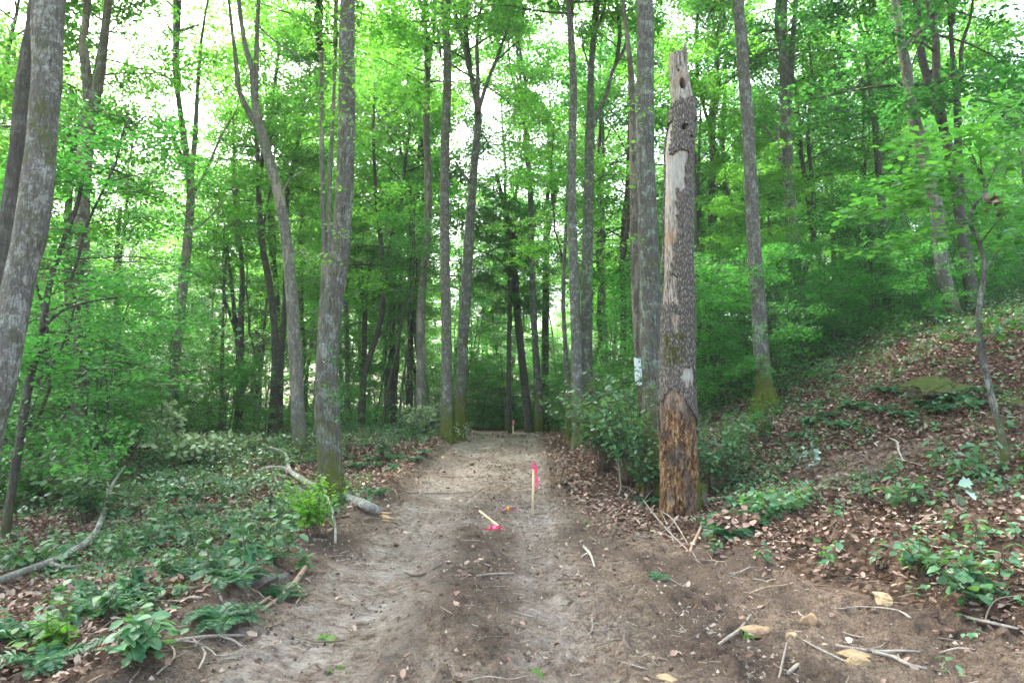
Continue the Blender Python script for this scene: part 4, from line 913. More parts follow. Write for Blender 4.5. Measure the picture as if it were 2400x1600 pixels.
# the dense shrub right of the track and its companions
def extra(): pass
def bush(seed, label, ns, hgt, lsize, per, mat, spread=.6, stem=.006, tpl=OVAL, cat='shrub', name='shrub', nsd=.4):
    return plant_root(seed, label, name, cat, ns, hgt, lsize, per, mat, tpl, None, spread, stem, nsd=nsd)
def at(o, x, y, s=1, dx=0):
    p = G(x, y); r = o[0]; r.location = p; r.scale = (s,) * 3
    if 'group' in r: del r['group']
    return r
at(bush(311, 'tall dense leafy shrub in front of the two trunks rising together, right of the track', 95, 2.1, .11, 24, 'herb', .8, .006), 1392, 1085)
at(bush(312, 'wide leafy shrub filling the gap between the track bank and the dead snag', 70, 1.8, .105, 22, 'herb', .7), 1452, 1112)
at(bush(313, 'low shrub with hanging leaves right at the left flank of the dead snag', 34, 1.0, .09, 14, 'herb', .7), 1492, 1140)
at(bush(314, 'leafy shrub right of the dead snag, growing up its dark side', 44, 1.3, .10, 16, 'herb', .7), 1642, 1130)
at(bush(315, 'fresh green bushy sprouts at the foot of the big moss-footed trunk', 34, .75, .075, 14, 'fresh', .75, .003), 722, 1235)
at(bush(316, 'low spiky green shrub at the left track edge near the moss-collared trunk', 26, .7, .07, 12, 'herb', .8, .003), 880, 1050)
at(bush(317, 'small leafy clump hugging the moss-collared trunk at the track edge', 20, .6, .08, 10, 'pale', .8, .003), 1060, 1012)
at(bush(318, 'pale wilted heap of cut leafy branches beside the moss-collared trunk', 60, 1.0, .13, 16, 'pale', .95, .005, nsd=.8), 975, 998)
at(bush(319, 'tall pale wilted leafy branch top standing out on the left slope', 50, 1.5, .15, 16, 'pale', .4, .006, nsd=.8), 372, 1055)
at(bush(320, 'wide pale wilted brush pile on the left slope behind the fallen log', 80, .8, .14, 14, 'pale', 1.7, .005, nsd=.8), 440, 1070)
at(bush(321, 'long heap of wilting cut branches left of the mossy trunk', 70, .6, .13, 12, 'pale', 2.2, .004, nsd=.8), 560, 1045)
at(bush(322, 'dark green drooping shrub at the left edge above the pale log', 44, 1.5, .11, 15, 'under', .75), 90, 1170)
at(bush(323, 'leafy shrub with pale green leaves behind the forked pale log', 34, 1.0, .13, 12, 'herb', .8), 200, 1200)
at(bush(324, 'silvery upturned big leaves lying in the herbs left of the track', 9, .25, .16, 5, 'silver', 1.6, .004, nsd=.9), 395, 1130)
at(bush(325, 'second silvery upturned leaf spray nearer the fallen grey branch', 7, .22, .14, 4, 'silver', 1.6, .004, nsd=.9), 555, 1125)
at(bush(326, 'silvery pale leaves of a bent plant on the litter right of the snag', 9, .5, .11, 4, 'silver', .9, .004, nsd=.8), 1860, 1090)
at(bush(327, 'seedling carrying one big round pale leaf on the right slope', 3, .38, .15, 2, 'silver', .5, .003, MAPLE, 'seedling', 'seedling'), 2200, 1175)
at(bush(328, 'grey-brown dried fern mat hanging below the dead snag', 26, .28, .12, 7, 'litter', 1.4, .003), 1690, 1225)
at(bush(329, 'big-leaved green seedling cluster at the lower right', 19, .38, 0.102, 7, 'herb', 1.0, .004), 2235, 1400)
at(bush(330, 'low broad-leaved cluster on the leaf litter at the right', 22, .32, 0.088, 7, 'herb', 1.4, .004), 2120, 1325)
at(bush(331, 'green broad leaves rising in front of the crooked sapling foot', 14, .5, .13, 6, 'herb', 1.1, .004), 2230, 1110)
at(bush(332, 'low leafy patch beside the bare earth hollow on the right slope', 14, .4, .12, 6, 'herb', 1.2, .004), 2090, 1175)
at(bush(333, 'green creeping tangle of leaves in front right of the dead snag', 30, .38, .10, 8, 'herb', 1.8, .004), 1780, 1190)
at(bush(334, 'green leafy spray growing at the bottom left beside pale roots', 19, .32, 0.102, 7, 'herb', .9, .004), 320, 1530)
at(bush(335, 'yellow-green leafy clump in the bottom left corner', 19, .26, 0.07, 7, 'fresh', 1.2, .004), 110, 1500)
at(bush(336, 'dense broad-leaved plants along the left edge of the picture', 38, .45, 0.095, 8, 'herb', 1.5, .004), 60, 1320)
spots = [(690, 1180), (640, 1205), (520, 1170), (450, 1160), (540, 1250), (420, 1260), (380, 1330), (300, 1370), (250, 1430), (180, 1390), (600, 1235), (660, 1270), (350, 1420), (700, 1320), (480, 1350), (150, 1460), (560, 1320), (120, 1240), (30, 1250), (270, 1280)]
scatter(plant_root(341, 'x', ns=6, hgt=.28, lsize=.09, per=5, mat='herb'), spots, 'broadleaf seedlings on the left slope', default='green broadleaf seedling, one of those scattered on the left slope', sc=(.7, 1.3))
spots = [(1720, 1120), (1790, 1150), (1850, 1170), (1925, 1200), (1990, 1160), (2050, 1100), (2160, 1065), (2280, 1150), (2330, 1250), (2250, 1260), (2180, 1225), (2110, 1270), (2010, 1310), (1905, 1325), (2300, 1350), (1700, 1060), (1990, 1010), (2100, 985), (1870, 1040), (1640, 1280), (1760, 1305), (2320, 1000)]
scatter(plant_root(342, 'x', ns=5, hgt=.28, lsize=.085, per=4, mat='herb'), spots, 'broadleaf seedlings on the right slope', default='green broadleaf seedling, one of those scattered on the right slope', sc=(.7, 1.3))
scatter(plant_root(343, 'x', ns=1, hgt=.08, lsize=.08, per=3, mat='fresh', tpl=MAPLE), [(1352, 1208), (752, 1470), (762, 1548), (1325, 1385), (1220, 1555), (1710, 1465), (1065, 1235)], 'single green leaves dropped on the track', default='small fresh green leaf tuft lying on the bare soil of the track', sc=(.7, 1.1))

# ------------------------------------------------------------------ near sapling with big leaves on the right, and leaf sprays on trunks
def spray_tree():
    Y = 7.6; base = G(2312, 1066); Y = base[1]
    root = empty('sapling', base, 'crooked thin sapling with big bright leaves reaching across the right edge', 'sapling')
    rg = np.random.default_rng(61); A = Acc(); B = Acc()
    pts = np.array([P(x, y, Y + dy) for x, y, dy in [(2312, 1075, 0), (2303, 1010, 0), (2285, 940, .05), (2270, 880, .05), (2252, 800, 0), (2250, 700, 0), (2262, 620, .05), (2250, 560, .1), (2228, 510, .1), (2240, 470, .1), (2262, 440, .1), (2255, 400, .1), (2232, 370, .1)]]); pts[0] = base - [0, 0, .05]
    tube(A, pts - base, [W2R(w_, Y) for w_ in (22, 16, 14, 13, 13, 12, 12, 10, 9, 9, 8, 6, 4)], 10, .06, wob=.1)
    limbs = [[(2240, 480, .1), (2200, 430, -.2), (2150, 400, -.4), (2090, 410, -.6), (2030, 430, -.7)], [(2255, 420, .1), (2230, 350, -.3), (2180, 310, -.6), (2120, 330, -.8)], [(2262, 440, .1), (2290, 380, .2), (2330, 330, .1), (2380, 300, 0)],
             [(2228, 510, .1), (2170, 480, .1), (2100, 470, -.1), (2020, 480, -.3), (1950, 490, -.4)], [(2255, 400, .1), (2250, 300, -.3), (2290, 250, -.5), (2350, 230, -.6)], [(2262, 620, 0), (2310, 560, .1), (2370, 530, .2)], [(2228, 510, .1), (2160, 530, .5), (2080, 560, .7), (2000, 570, .9)],
             [(2250, 560, .1), (2300, 500, -.3), (2350, 460, -.5), (2400, 440, -.6)], [(2255, 800, 0), (2320, 740, -.2), (2390, 735, -.3)]]
    C, N, D = [], [], []
    for L in limbs:
        q = np.array([P(x, y, Y + dy) for x, y, dy in L]); q2, _ = resample(q, np.ones(len(q)), .05); tube(A, q - base, np.linspace(.011, .003, len(q)), 5, .06)
        for k in range(max(1, len(q2) // 5), len(q2)):
            for r in range(9):
                off = np.array([rg.normal() * .19, rg.normal() * .25, rg.normal() * .05]); C.append(q2[k] + off); D.append(np.array([off[0], off[1], -.03]) + (q2[-1] - q2[0]) * .1); N.append([rg.normal() * .25, rg.normal() * .25 - .1, 1])
    leaves(B, OVAL, np.array(C) - base, np.array(N), rg.uniform(.07, .135, len(C)), rg, dirs=np.array(D), wid=1.25)
    B.obj('leaves', LM['sap'], root); A.obj('trunk', BARK['grey'], root)
    # curled dead leaves caught in the fork
    C_ = Acc(); p = P(2275, 465, Y) - base; leaves(C_, CURL, p + rg.normal(size=(26, 3)) * [.06, .05, .08], rg.normal(size=(26, 3)), .1, rg); C_.obj('dead_leaves', LM['litter'], root)
spray_tree()
def sprays(name, label, Y, pts, sp=.16, n=26, size=.08, mat='fresh', cat='twigs'):
    """leafy shoots growing on a trunk: each (x0, y0, x1, y1) is a twig"""
    rg = np.random.default_rng(int(pts[0][0] + pts[0][1])); b = P(pts[0][0], pts[0][1], Y); root = empty(name, b, label, cat); A = Acc(); B = Acc()
    for x0, y0, x1, y1 in pts:
        a = P(x0, y0, Y); c = P(x1, y1, Y - .25); m = (a + c) / 2 + [0, 0, .06]; tube(A, np.array([a, m, c]) - b, [.006, .004, .002], 4, .1)
        t = rg.uniform(.3, 1.1, n)[:, None]; C = a + (c - a) * t + rg.normal(size=(n, 3)) * [sp, sp, sp * .55]
        leaves(B, OVAL, C - b, tiltn(rg, n, .45, (0, -.3, 1)), size * rg.uniform(.7, 1.2, n), rg)
    B.obj('leaves', LM[mat], root); A.obj('twig', M_BROWNSTICK, root)
sprays('leafy_shoot', 'bright leaf shoots sprouting along the upper left side of the big moss-footed trunk', 12.2, [(800, 260, 800, 150), (790, 170, 775, 120), (792, 440, 745, 425), (780, 610, 740, 590), (786, 560, 760, 520), (800, 200, 812, 140)])
sprays('leafy_shoot', 'long bright leafy branches hanging high up left of the big moss-footed trunk', 11.5, [(800, 30, 700, 60), (790, 60, 660, 120), (796, 100, 680, 190), (790, 150, 700, 260), (796, 200, 740, 300), (800, 60, 860, 40), (800, 130, 880, 180), (800, 220, 870, 300), (800, 280, 910, 330)], .28, 60, .085)
sprays('ivy', 'dark ivy leaves climbing the lower part of the big moss-footed trunk', 12.15, [(770, 1000, 772, 900), (765, 950, 745, 880), (775, 870, 770, 800)], .09, 34, .07, 'under', 'ivy')
sprays('leafy_shoot', 'bright leaf shoots hanging left of the tall lichen-covered trunk', 12.4, [(1470, 260, 1440, 230), (1468, 340, 1420, 330), (1470, 400, 1400, 430), (1466, 540, 1440, 560), (1470, 300, 1452, 240)], .15, 26, .08)
sprays('leafy_shoot', 'bright leaf shoots in front of the right one of the two trunks rising together', 18.5, [(1350, 420, 1420, 400), (1350, 520, 1290, 560), (1350, 600, 1400, 620), (1350, 480, 1440, 500), (1340, 380, 1310, 300)], .3, 40, .1)
sprays('leafy_shoot', 'small leaf sprigs in front of the white sheet on the thin trunk', 13.0, [(1478, 900, 1466, 840), (1462, 880, 1474, 868), (1490, 840, 1478, 822)], .07, 14, .07, 'herb')
sprays('leafy_branch', 'dark bluish layered leaf branch of the leaning left tree, hanging at mid height', 11.2, [(270, 683, 470, 700), (200, 640, 420, 650), (250, 690, 400, 740), (150, 700, 330, 620), (300, 720, 500, 760), (100, 720, 260, 760)], .26, 90, .085, 'under', 'branch')
sprays('leafy_branch', 'lower dark layered leaf branch above the left shrub', 11.4, [(60, 880, 260, 900), (40, 930, 200, 960), (120, 860, 330, 850), (20, 820, 180, 800), (150, 960, 280, 1000), (60, 980, 180, 1030)], .26, 90, .085, 'under', 'branch')

# ------------------------------------------------------------------ fallen wood
def fallen(name, label, cat, parts, mat, up=0.03, cut=None, wob=.1, group=None):
    """parts: polylines of (x, y, width, lift) in view pixels; every point is dropped on the ground seen there"""
    b = G(parts[0][0][0], parts[0][0][1]); root = empty(name, b, label, cat, group); A = Acc()
    for pl in parts:
        pts, rad = [], []
        for q in pl:
            g = G(q[0], q[1]); r = W2R(q[2], g[1]); pts.append(g + [0, 0, up + r * .6 + (q[3] if len(q) > 3 else 0)]); rad.append(r)
        tube(A, np.array(pts) - b, rad, 12 if max(rad) > .04 else 7, .06, wob=wob, rough=.004 if max(rad) > .04 else 0)
    A.obj('wood', mat, root)
    if cut:
        C = Acc(); g = G(cut[0], cut[1]); r = W2R(cut[2], g[1]); rg = np.random.default_rng(3)
        for k in range(9):
            o = rg.normal(size=3) * r * .4; tube(C, np.array([g + [0, 0, r * .6] + o - b, g + [.10 + rg.uniform(0, .12), -.03, r * .5] + o * 1.3 - b]), [r * .32, .004], 5)
        C.obj('broken_end', M_RAW, root)
    return root
M_LOGBARK = bark_mat('log_bark', (.50, .47, .42), (.16, .14, .12), .7, (.62, .62, .57), moss_h=.01, moss_amt=.1)
fallen('fallen_branch', 'grey fallen branch lying behind the moss-footed trunk with a broken end on the track', 'fallen branch',
       [[(872, 1196, 22), (835, 1178, 22), (800, 1162, 19), (760, 1146, 17), (715, 1128, 14), (690, 1112, 13), (668, 1096, 10), (660, 1075, 8), (655, 1062, 7, .1), (635, 1056, 7, .15), (610, 1050, 6, .15), (585, 1054, 4, .05)], [(668, 1096, 8), (650, 1090, 7, .05), (620, 1088, 6, .05), (590, 1090, 4)], [(700, 1140, 8), (660, 1130, 6), (610, 1122, 4)]], M_LOGBARK, up=.09, cut=(872, 1196, 24))
fallen('fallen_log', 'long pale forked log lying in the herbs at lower left', 'log',
       [[(-30, 1378, 17), (60, 1340, 16), (110, 1320, 15), (160, 1296, 14), (200, 1268, 13), (222, 1238, 12), (236, 1200, 11), (245, 1160, 9, .05), (243, 1120, 8, .1), (235, 1090, 6, .2)], [(245, 1165, 10, .05), (262, 1130, 7, .1), (285, 1105, 4, .2)], [(110, 1320, 10), (150, 1330, 6), (190, 1322, 3)]], M_LOGBARK, up=.13)
fallen('arching_stem', 'thin pale stem arching over the sprouts at the moss-footed trunk', 'stem',
       [[(724, 1190, 4, .22), (733, 1195, 5, .33), (748, 1215, 5, .42), (760, 1240, 5, .34), (768, 1250, 6, .2), (770, 1255, 6, 0)], [(730, 1200, 3, .1), (755, 1205, 4, .2), (770, 1225, 4, .05)]], M_PALESTICK)
fallen('root', 'stout tan root running down the left bank of the track', 'root', [[(700, 1325, 12, .05), (680, 1345, 13), (655, 1370, 11), (625, 1395, 9), (600, 1412, 7)], [(680, 1345, 6), (690, 1375, 5), (680, 1395, 4)]], M_ROOT)
fallen('root', 'long bare root curving along the lower left bank', 'root', [[(620, 1380, 8), (570, 1415, 7), (520, 1440, 6), (470, 1450, 5)], [(560, 1420, 5), (580, 1450, 4), (590, 1470, 4)]], M_ROOT)
fallen('fallen_branch', 'forked pale branch tangled with roots at the bottom left', 'fallen branch', [[(330, 1495, 13), (390, 1488, 11), (440, 1478, 9), (500, 1472, 8), (560, 1470, 6)], [(440, 1478, 6), (470, 1510, 6), (455, 1550, 6), (440, 1575, 6)], [(500, 1472, 6), (530, 1480, 7), (555, 1495, 5)], [(390, 1488, 5), (400, 1520, 5), (360, 1560, 5)]], M_STICK)
fallen('fallen_branch', 'two crossed grey sticks in front of the yellow stone at lower right', 'fallen branch', [[(1920, 1494, 8), (1960, 1502, 9), (2020, 1508, 8), (2070, 1506, 7), (2115, 1508, 5)], [(2005, 1510, 8), (2050, 1520, 9), (2090, 1540, 9), (2130, 1548, 7)]], M_STICK)
fallen('stick', 'white bleached branch bundle lying at the foot of the dead snag', 'stick', [[(1475, 1165, 2, .12), (1505, 1205, 3.5, .1), (1540, 1240, 4, .05), (1580, 1270, 3)], [(1510, 1190, 3, .1), (1545, 1215, 3.5, .1), (1600, 1290, 2)], [(1490, 1240, 2.5), (1530, 1232, 3, .05), (1560, 1205, 2.5, .1)], [(1455, 1185, 2), (1480, 1165, 2.5, .1), (1500, 1140, 2, .1)], [(1500, 1225, 5), (1530, 1238, 8), (1560, 1248, 6)], [(1520, 1200, 2, .12), (1540, 1235, 2, .05), (1550, 1262, 2)]], M_STICK)
fallen('stick', 'curved peeled pink-brown stick standing out right of the snag foot', 'stick', [[(1618, 1222, 4, .15), (1606, 1240, 7, .06), (1590, 1262, 8), (1585, 1275, 6)]], M_ROOT)
fallen('stick', 'dark bent hose-like stick lying across the left wheel track', 'stick', [[(930, 1322, 4), (945, 1328, 5), (965, 1328, 5), (985, 1320, 5), (1002, 1310, 4), (1016, 1302, 3)]], M_BROWNSTICK)
fallen('stick', 'long thin pale stick lying across the track above the pink tape', 'stick', [[(935, 1134, 4), (985, 1136, 4.5), (1040, 1136, 4), (1085, 1132, 3)]], M_STICK)
fallen('stick', 'thin curved stick on the soil left of the near stake', 'stick', [[(1160, 1176, 3), (1172, 1170, 4), (1210, 1168, 4), (1235, 1162, 3)]], M_STICK)
fallen('stick', 'short straight grey stick on the middle of the track', 'stick', [[(1095, 1330, 4), (1130, 1326, 5), (1180, 1324, 4)]], M_STICK)
fallen('stick', 'pale forked twig on the soil right of the track centre', 'stick', [[(1340, 1262, 5), (1352, 1275, 7), (1360, 1290, 5), (1366, 1310, 4)], [(1352, 1275, 4), (1335, 1285, 3)]], M_PALESTICK)
fallen('stick', 'crooked white dead stick on the brown litter of the right slope', 'stick', [[(2040, 1010, 4), (2060, 1020, 5), (2064, 1040, 5), (2075, 1062, 4)], [(2060, 1058, 4), (2120, 1075, 3)]], M_PALESTICK)
fallen('stick', 'pale stick leaning down the soil bank below the shrub', 'stick', [[(1412, 1082, 2.5, .35), (1420, 1095, 3.5, .3), (1424, 1115, 4, .15), (1426, 1130, 4, .05), (1420, 1142, 4)]], M_STICK)
fallen('stick', 'tangle of thin grey dead twigs at the shrub foot', 'stick', [[(1385, 1030, 2, .25), (1410, 1060, 3, .2), (1420, 1085, 4, .1)], [(1400, 1020, 2, .3), (1408, 1050, 3, .2), (1412, 1075, 3, .1)], [(1435, 1035, 2, .25), (1425, 1060, 3, .15), (1415, 1080, 3, .1)], [(1360, 1045, 2, .1), (1395, 1065, 3, .1), (1420, 1090, 3, .05)]], M_STICK)
fallen('stick', 'flat weathered wood chunk lying at the right edge of the track', 'wood chunk', [[(1283, 1116, 10), (1296, 1112, 12), (1311, 1107, 10)]], M_BROWNSTICK, wob=.2)
fallen('stick', 'brown curved wood chunk right of the flat weathered one', 'wood chunk', [[(1317, 1117, 6), (1332, 1114, 10), (1350, 1116, 10), (1366, 1118, 7)]], M_ROOT, wob=.2)
fallen('stump', 'rotten dark stump clod hanging at the bank under the shrub', 'stump', [[(1436, 1115, 20), (1432, 1095, 26, .1), (1428, 1080, 20, .2)]], M_BROWNSTICK, wob=.5)
fallen('fallen_branch', 'branch half buried among the big seedlings at the lower right', 'fallen branch', [[(2150, 1405, 5), (2210, 1425, 7), (2270, 1440, 8), (2340, 1455, 6)]], M_STICK)
fallen('stick', 'slanting stick at the lower right stones, forked at its tip', 'stick', [[(1822, 1395, 3), (1842, 1425, 4), (1862, 1450, 5), (1880, 1475, 6)], [(1842, 1425, 3), (1850, 1460, 3), (1862, 1485, 3)]], M_STICK)
fallen('fallen_branch', 'rough broken stick lying left of the small yellow-tan stone', 'stick', [[(1640, 1500, 6), (1670, 1478, 8), (1700, 1455, 7), (1725, 1420, 4)], [(1700, 1455, 4), (1730, 1470, 4)]], M_STICK)
fallen('fallen_branch', 'stubby peeling stick near the bottom edge right of centre', 'stick', [[(1810, 1560, 8), (1835, 1540, 10), (1865, 1530, 8)], [(1835, 1540, 5), (1850, 1560, 4)]], M_STICK)
fallen('stick', 'upright looking thin stick at the bottom edge beside the stubby one', 'stick', [[(1790, 1570, 5, .0), (1800, 1530, 5, .02), (1808, 1500, 3, .04)]], M_STICK)
fallen('stick', 'long thin stick crossing the soil below the flat brown slab', 'stick', [[(1845, 1480, 5), (1880, 1500, 5), (1930, 1525, 6), (1960, 1540, 4)]], M_STICK)
fallen('stick', 'short pale wood splinter on the soil at the lower right edge', 'stick', [[(2160, 1510, 4), (2200, 1500, 6), (2240, 1503, 4)]], M_STICK)
# loose twigs: copies of five shapes
GT = 'loose twigs scattered over the soil'
LT = 'one of the many look-alike thin brown-grey twigs scattered on the bare soil'
prot = []
for k in range(5):
    rg = np.random.default_rng(400 + k); L = rg.uniform(.3, .55); root = empty('twig', (0, 0, 0), LT, 'twig', GT); A = Acc(); n = 6
    pts = np.c_[np.linspace(-L / 2, L / 2, n), np.cumsum(rg.normal(size=n)) * .02, np.abs(rg.normal(size=n)) * .008 + .008]
    tube(A, pts, np.linspace(.0055, .002, n), 5, .05, wob=.1); A.obj('stem', (M_STICK if k % 2 else M_BROWNSTICK), root)
    if k % 2 == 0: B = Acc(); tube(B, np.array([pts[3], pts[3] + [.06, .07, .01], pts[3] + [.13, .11, .012]]), [.004, .003, .002], 4); B.obj('side_twig', M_STICK, root)
    prot.append((root, kids(root)))
fl = [False] * 5; c = 0
for k in range(3000):
    if c >= 150: break
    y = 3.3 + 15 * rng.uniform() ** 1.6; x = rng.uniform(-3.4, 5.5); d = x - float(xc(y))
    if abs(x) > .8 * y or d > 2.4 + 2.4 * float(ss(9, 4, y)) : continue
    if abs(d + .85) < .4 and rng.uniform() < .8: continue
    i = int(rng.integers(5)); root, ch = prot[i]; z = H1(x, y) + .012; sl = (H1(x + .2, y) - H1(x - .2, y)) / .4; sy_ = (H1(x, y + .2) - H1(x, y - .2)) / .4; rz = rng.uniform(0, 3.14); s = rng.uniform(.5, 1.5)
    if not fl[i]: root.location = (x, y, z); root.rotation_euler = (0, 0, rz); root.scale = (s,) * 3; fl[i] = True
    else: dup(root, ch, (x, y, z), rz, s, tilt=(rng.normal() * .05, rng.normal() * .05))
    c += 1

# thin roots torn out along both banks
rr = np.random.default_rng(808); LR = 'one of the many look-alike thin roots sticking out of the torn soil banks'
for k in range(70):
    y = 3.6 + 16 * rr.uniform() ** 1.5; left = rr.uniform() < .5
    x = float(xc(y)) + (-2.0 - rr.uniform(-.25, .5) if left else 2.2 + 1.5 * float(ss(9, 4, y)) + rr.uniform(-.5, .7)); n = 7; L = rr.uniform(.35, 1.1)
    a = rr.uniform(0, 6.28); px = [np.array([x, y])]
    for j_ in range(n - 1): a += rr.normal() * .4; px.append(px[-1] + np.array([math.cos(a), math.sin(a)]) * L / n)
    px = np.array(px); zz = H(px[:, 0], px[:, 1]) + .02 + np.abs(np.cumsum(rr.normal(size=n) * .015)); b = np.array([x, y, float(H(np.array([x]), np.array([y]))[0])])
    A = Acc(); tube(A, np.c_[px, zz] - b, np.linspace(rr.uniform(.006, .013), .002, n), 6, .05, wob=.15)
    o = A.obj('thin_root', M_ROOT if k % 2 else M_STICK, None, b); tag(o, LR, 'root', 'thin roots torn out of the banks')

# ------------------------------------------------------------------ stones
def stone(label, x, y, w_, asp, mat, seed, name='stone', cat='stone', dy=.8, sub=4, rough=.35, sink=.18):
    import bmesh
    p = G(x, y); w_ = w_ * (1.25 if name == 'stone' and x > 1650 else 1); r = W2R(w_, p[1]); bm = bmesh.new(); bmesh.ops.create_icosphere(bm, subdivisions=sub, radius=1)
    rg = np.random.default_rng(seed); co = np.array([v.co[:] for v in bm.verts])
    for k in range(14):    # flattened facets
        n = rg.normal(size=3); n /= np.linalg.norm(n); dd = co @ n; lim = rg.uniform(.5, .8); co -= np.clip(dd - lim, 0, None)[:, None] * n * .9
    co *= (1 + rough * (fbm(co[:, 0] * 2 + seed, co[:, 1] * 2 + co[:, 2] * 1.7, seed, 4) - .5))[:, None]
    co *= 1 / np.abs(co).max(axis=0) if name == 'stone' else 1; co *= [r, r * dy, r * asp]
    co *= (1 + .07 * (fbm(co[:, 0] / r * 7 + seed, co[:, 1] / r * 7 + co[:, 2] / r * 5, seed + 1, 3) - .5))[:, None]
    for v, c_ in zip(bm.verts, co): v.co = c_
    me = bpy.data.meshes.new(name); bm.to_mesh(me); bm.free(); me.polygons.foreach_set('use_smooth', [False] * len(me.polygons)); me.materials.append(mat)
    o = bpy.data.objects.new(name, me); COL.objects.link(o); o.location = p + [0, 0, r * asp * (1 - 2 * sink)]; o.rotation_euler = (0, 0, rg.uniform(0, 6)); return tag(o, label, cat)
S_TAN = stone_mat('stone_tan', (.27, .185, .105), (.42, .31, .19)); S_BROWN = stone_mat('stone_brown', (.17, .11, .07), (.36, .24, .14)); S_PUR = stone_mat('stone_purple', (.10, .085, .08), (.24, .19, .17)); S_MOSS = stone_mat('stone_mossy', (.10, .08, .06), (.2, .16, .13), 1.0)
stone('pale tan stone lying between the litter and the brown soil at right', 2030, 1396, 44, .75, S_TAN, 1)
stone('rounded brown stone with a dark shaded side, second from the crossed sticks', 1860, 1450, 48, .85, S_BROWN, 2)
stone('small yellow-tan stone just left of the rounded brown one', 1817, 1474, 26, .85, S_TAN, 3)
stone('blocky bright yellow-tan stone beside the crossed grey sticks', 1980, 1543, 50, .8, S_TAN, 4)
stone('flat dull brown slab leaning in the soil left of the small yellow stone', 1745, 1462, 66, .35, S_BROWN, 5)
stone('half buried brown stone behind the crossed sticks', 1965, 1512, 66, .3, S_BROWN, 6)
stone('small reddish brown stone far left of the other right-hand stones', 1702, 1428, 18, .8, S_BROWN, 7)
stone('long purplish grey rock under ferns on the left bank', 590, 1350, 92, .45, S_PUR, 8, dy=.5)
stone('purplish rock end right of the long one at the bank edge', 645, 1335, 40, .6, S_PUR, 9)
stone('pale stone cut off by the bottom edge right of centre', 1530, 1572, 50, .5, S_TAN, 10)
stone('large moss-grown boulder on the upper right slope', 2150, 905, 150, .5, S_MOSS, 11, 'boulder', 'boulder', 1.1, 5, 1.3, .32)
stone('small mossy stone in the litter below the big boulder', 2275, 1000, 26, .6, S_MOSS, 12)
stone('mossy hump at the far right edge of the slope', 2350, 945, 60, .5, S_MOSS, 13)
stone('small mossy lump on the left edge of the track', 1085, 1068, 18, .4, S_MOSS, 14)
stone('mossy green lump grown against the right foot of the dead snag', 1612, 1168, 44, 1.6, S_MOSS, 17, 'moss_clump', 'moss', 1.0, 4, .6, .2)
stone('small pale stone on the track right of centre', 1155, 1552, 10, .6, S_TAN, 15)
stone('little pale stone on the soil below the flat brown slab', 1500, 1512, 14, .6, S_TAN, 16)

# ------------------------------------------------------------------ survey stakes, tape and the white sheet
def box(A, x0, x1, y0, y1, z0, z1, tx=0):
    v = np.array([[x, y, z] for z in (z0, z1) for y in (y0, y1) for x in (x0, x1)], float); v[4:, 0] += tx
    A.add(v, np.array([[0, 2, 3, 1], [4, 5, 7, 6], [0, 1, 5, 4], [1, 3, 7, 5], [3, 2, 6, 7], [2, 0, 4, 6]]))
def ribbon(A, pts, wid, vert=True, seed=0):
    pts, _ = resample(np.array(pts, float), np.ones(len(pts)), .012); n = len(pts); rg = np.random.default_rng(seed)
    ph = np.linspace(0, 6, n) + seed; up = np.stack([np.cos(ph * .8) * .5, np.sin(ph) * .6, np.ones(n) * (0.9 if not vert else .2)], -1)
    T = np.gradient(pts, axis=0); T /= np.linalg.norm(T, axis=1)[:, None]; S = np.cross(T, up); S /= np.linalg.norm(S, axis=1)[:, None]; N = np.cross(S, T)
    v = np.stack([pts - S * wid / 2, pts + N * .004, pts + S * wid / 2], 1).reshape(-1, 3); i = np.arange(n - 1) * 3
    A.add(v, np.concatenate([np.stack([i, i + 1, i + 4, i + 3], -1), np.stack([i + 1, i + 2, i + 5, i + 4], -1)]))
b = G(1223, 1186); Yb = b[1]; ht = P(1226, 1064, Yb)[2] - b[2]
r_ = empty('marking_stake', b, 'near wooden survey stake with a pink tape tail hanging from its top', 'stake')
A = Acc(); box(A, -.021, .021, -.012, .012, -.12, ht, .022); A.obj('post', M_LATH, r_)
A = Acc(); tx = .022; box(A, -.024 + tx, .024 + tx, -.015, .015, ht - .085, ht - .03); box(A, -.0235 + tx, .0235 + tx, -.0145, .0145, ht - .028, ht + .004); A.obj('painted_tip', M_PINK, r_)
A = Acc(); ribbon(A, [[tx + .01, -.018, ht - .05], [tx + .035, -.03, ht - .07], [tx + .045, -.03, ht - .18], [tx + .05, -.02, ht - .32], [tx + .055, -.03, ht - .42]], .045, seed=1)
ribbon(A, [[tx - .01, -.02, ht - .05], [tx + .02, -.035, ht - .06], [tx + .036, -.02, ht - .16], [tx + .06, -.03, ht - .30]], .04, seed=3); A.obj('tape', M_PINK, r_)
b = G(1178, 1001); ht = P(1180, 965, b[1])[2] - b[2]
r_ = empty('marking_stake', b, 'far wooden survey stake with a red painted tip where the track ends', 'stake')
A = Acc(); box(A, -.028, .028, -.015, .015, -.1, ht, .02); A.obj('post', M_LATH, r_)
A = Acc(); box(A, -.031 + .015, .031 + .015, -.018, .018, ht * .66, ht + .003, .006); A.obj('painted_tip', M_PINKPAINT, r_)
p0, p1 = G(1102, 1178, .03), G(1146, 1212, .02); r_ = empty('fallen_stake', p0, 'broken wooden stake lying on the track beside pink tape', 'stake'); A = Acc(); tube(A, np.array([p0, p1]) - p0, [.024, .024], 4, .1); A.obj('post', M_LATH, r_)
A = Acc(); p = p1 - p0; d_ = (p1 - p0) / np.linalg.norm(p1 - p0); tube(A, np.array([p, p + d_ * .03]), [.026, .02], 4); A.obj('broken_end', M_BROWNSTICK, r_)
b = G(1134, 1219, .015); A = Acc()
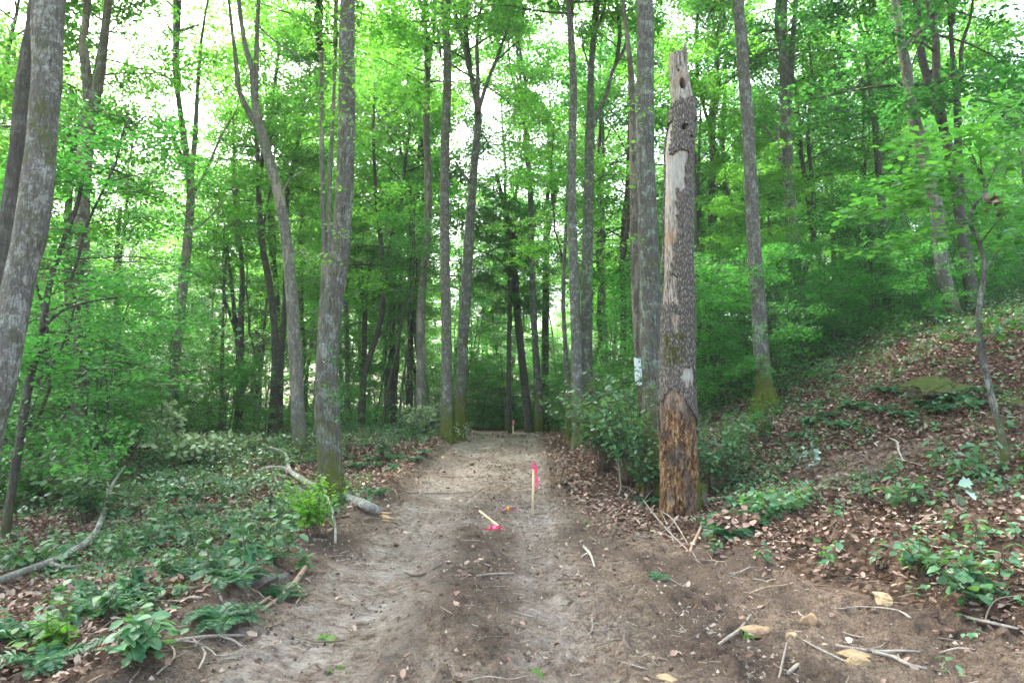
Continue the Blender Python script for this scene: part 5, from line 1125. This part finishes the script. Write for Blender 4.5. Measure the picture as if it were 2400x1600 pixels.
for k in range(5):
    rg = np.random.default_rng(k); ribbon(A, [[-.11 + .05 * k + rg.uniform(-.05, 0), rg.uniform(-.08, .03), .01], [rg.uniform(-.05, .05), rg.uniform(-.08, .08), .03 + .01 * k], [.09 + rg.uniform(-.05, .05), rg.uniform(-.05, .08), .012]], .045, False, k)
o = A.obj('pink_tape', M_PINK, None, b); tag(o, 'crumpled pink tape at the lower end of the fallen stake', 'tape')
b = G(1167, 1176, .015); A = Acc(); ribbon(A, [[-.18, -.09, .005], [-.09, 0, .02], [0, .03, .06], [.09, .0, .03], [.17, -.02, .01]], .035, False, 4)
r_ = empty('pink_tape', b, 'pink tape with two loose tails knotted round a yellow peg in the soil', 'tape'); A.obj('ribbon', M_PINK, r_)
A = Acc(); tube(A, np.array([[0, .03, .0], [0, .03, .075]]), [.018, .02], 8); A.obj('peg', simple('yellow_peg', (.8, .4, .05)), r_)
# white sheet wrapped round the thin trunk
Ys = 13.7; c0 = P(1471, 852, Ys); A = Acc(); th = np.linspace(-2.5, -.35, 16); zs = np.linspace(P(0, 883, Ys)[2], P(0, 820, Ys)[2], 14); rr_ = W2R(17, 13.7)
V = np.array([[c0[0] + (rr_ + .012 + .004 * math.sin(9 * z + 3 * t)) * math.cos(t) + .0 * z - (z - zs[0]) * .05, Ys + .25 + (rr_ + .012) * math.sin(t), z + .01 * math.sin(5 * t)] for z in zs for t in th])
i = np.arange(13)[:, None] * 16; j = np.arange(15)[None]; A.add(V, np.stack([i + j, i + j + 1, i + 17 + j, i + 16 + j], -1).reshape(-1, 4))
o = A.obj('white_sheet', simple('white_plastic', (.72, .75, .80), .45, .2)); tag(o, 'white plastic sheet wrapped round the thin trunk left of the tall lichen-covered one', 'plastic sheet')

# ------------------------------------------------------------------ damp summer air
A = Acc(); box(A, -185, 185, -75, 250, -8, 70)
m = bpy.data.materials.new('haze'); m.use_nodes = True; t = m.node_tree; t.nodes.clear()
pv = t.nodes.new('ShaderNodeVolumePrincipled'); pv.inputs['Color'].default_value = (.85, .95, .93, 1); pv.inputs['Density'].default_value = .0008; pv.inputs['Anisotropy'].default_value = .3
ou = t.nodes.new('ShaderNodeOutputMaterial'); t.links.new(pv.outputs[0], ou.inputs['Volume'])
tag(A.obj('haze', m), kind='stuff')
